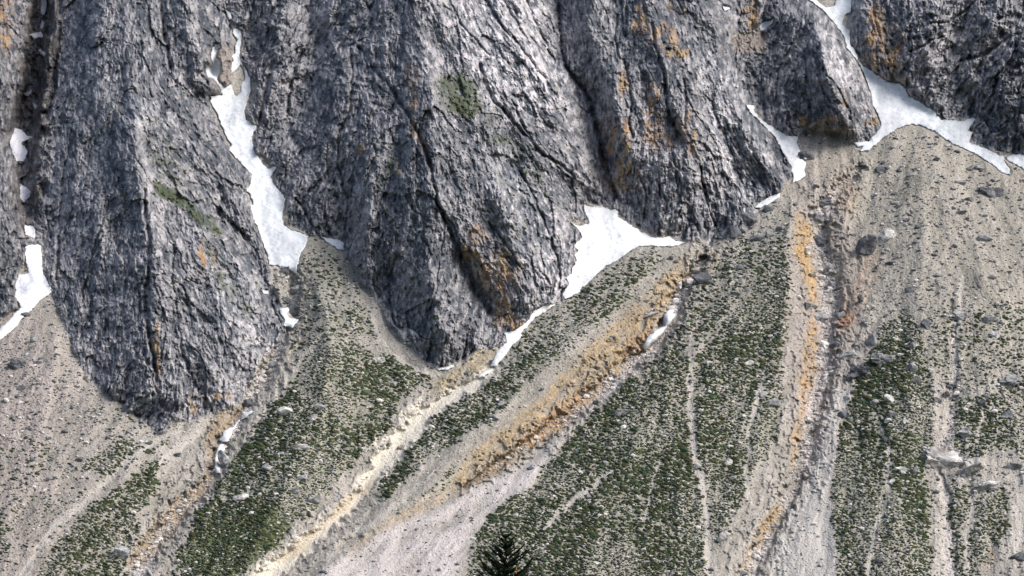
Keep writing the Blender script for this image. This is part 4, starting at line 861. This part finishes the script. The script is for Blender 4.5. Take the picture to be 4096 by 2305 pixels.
# ------------------------------------------------------------------ the tip of a near spruce
def spruce(u, vtop, dist, height, label):
    root = bpy.data.objects.new('spruce_tree', None); link(root)
    x = (u-CU)/F*dist; zt = -(vtop-CV)/F*dist; zb = zt-height
    root.location = (x, dist, zb); tag(root, label, 'tree')
    r = random.Random(5)
    # trunk
    n = 10; rings = 24; V = []; Fc = []
    for i in range(rings+1):
        t_ = i/rings; rad = .20*(1-t_)**1.1+.012; z = height*t_
        ox = .05*math.sin(t_*7); oy = .04*math.cos(t_*5)
        for j in range(n): V.append((ox+rad*math.cos(2*math.pi*j/n), oy+rad*math.sin(2*math.pi*j/n), z))
    for i in range(rings):
        for j in range(n): Fc.append((i*n+j, i*n+(j+1) % n, (i+1)*n+(j+1) % n, (i+1)*n+j))
    tr = mesh_np('trunk', np.array(V), np.array(Fc), M_bark, None, True); tr.parent = root
    # crown: whorls of limbs with side twigs clothed in needles
    NV_, NF, NC = [], [], []
    def needle(p, d, L, wd, c):
        side_ = d.cross(Vector((r.uniform(-1, 1), r.uniform(-1, 1), r.uniform(-1, 1))))
        if side_.length < 1e-4: return
        side_.normalize(); i0 = len(NV_)
        NV_.extend([p-side_*wd, p+side_*wd, p+d*L]); NF.append((i0, i0+1, i0+2)); NC.extend([c]*3)
    KV, KF = [], []
    def core(p, q, ra, rb):
        d = (q-p).normalized(); a_ = d.orthogonal().normalized(); b_ = d.cross(a_); i0 = len(KV)
        for c_, rr in ((p, ra), (q, rb)):
            for j in range(4): KV.append(c_+(a_*math.cos(j*1.5708)+b_*math.sin(j*1.5708))*rr)
        for j in range(4): KF.append((i0+j, i0+(j+1) % 4, i0+4+(j+1) % 4, i0+4+j))
    def twig(p0, d0, L, lod):
        seg = max(2, int(L/.10)); p = p0.copy(); d = d0.copy()
        for s_ in range(seg):
            q = p+d*(L/seg)
            core(p, q, .052 if lod else .07, .042 if lod else .06)
            m_ = 10 if lod else 3
            for _ in range(m_):
                f_ = r.random(); pp = p.lerp(q, f_)
                dd = (d*r.uniform(.5, 1.0)+Vector((r.uniform(-1, 1), r.uniform(-1, 1), r.uniform(-.5, .9)))*.75).normalized()
                g = r.uniform(.6, 1.5); c = (.016*g, .030*g, .010*g)
                needle(pp, dd, r.uniform(.07, .12)*(1 if lod else 2.6), .016*(1 if lod else 2.4), c)
            p = q; d = (d+Vector((0, 0, .04))).normalized()
    z = height-.12
    twig(Vector((0, 0, height-.55)), Vector((.05, 0, 1)), .6, True)
    while z > height*.18:
        below = height-z; lod = below < 4.2
        Lb = .42+below*.58 if below < 3.5 else .42+2.03+(below-3.5)*.2
        nb = r.choice((5, 6, 7))
        a0 = r.uniform(0, 6.28)
        for k in range(nb):
            an = a0+k*6.283/nb+r.uniform(-.35, .35); L = Lb*r.uniform(.5, 1.25)
            up = .75-below*.16 if below < 4 else .05
            d = Vector((math.cos(an), math.sin(an), max(up, -.1)+r.uniform(-.1, .1))).normalized()
            p = Vector((0, 0, z+r.uniform(-.08, .08))); seg = max(3, int(L/.16))
            for s_ in range(seg):
                q = p+d*(L/seg); rem = 1-s_/seg
                twig(p, d, L/seg*1.3, lod)
                for sd_ in (-1, 1):
                    if s_ == 0 and below > 1: continue
                    lat = Vector((-d.y, d.x, 0))*sd_
                    td = (d*.75+lat*.75+Vector((0, 0, r.uniform(-.12, .28)))).normalized()
                    if r.random() < .85: twig(q, td, min(.6, (.12+.42*rem*L*.5)*r.uniform(.6, 1.2)), lod)
                p = q; d = (d+Vector((0, 0, .05))).normalized()
        z -= r.uniform(.26, .44) if lod else .5
    k0 = len(NV_); NV_ += KV; NC += [(.008, .014, .006)]*len(KV)
    for f in KF: NF.append((k0+f[0], k0+f[1], k0+f[2])); NF.append((k0+f[0], k0+f[2], k0+f[3]))
    cr = mesh_np('crown', np.array([v[:] for v in NV_]), np.array(NF), M_needle, np.array(NC), False); cr.parent = root
    # russet cones near the top
    CVs, CFs, CCs = [], [], []
    T, Ft = IC[1]
    for px, py, pz in ((.72, -.75, height-2.1), (.70, -.8, height-2.3), (.35, -.9, height-3.2), (-.45, -.9, height-3.6)):
        i0 = len(CVs); CVs.extend([(px+q[0]*.06, py+q[1]*.06, pz+q[2]*.13) for q in T]); CFs.extend([tuple(int(x_)+i0 for x_ in f) for f in Ft]); CCs.extend([(.40, .13, .03)]*len(T))
    co = mesh_np('cones', np.array(CVs), np.array(CFs), M_needle, np.array(CCs), True); co.parent = root
    return root
dist_ = 150.0
gz_ = float(np.interp(dist_, [60, 150, 400], [-17, -34, -110]))
zt_ = -(1352-CV)/F*dist_
spruce(1272, 1352, dist_, zt_-gz_+.5, 'tip of a dark spruce rising from the bottom edge in front of the slope')
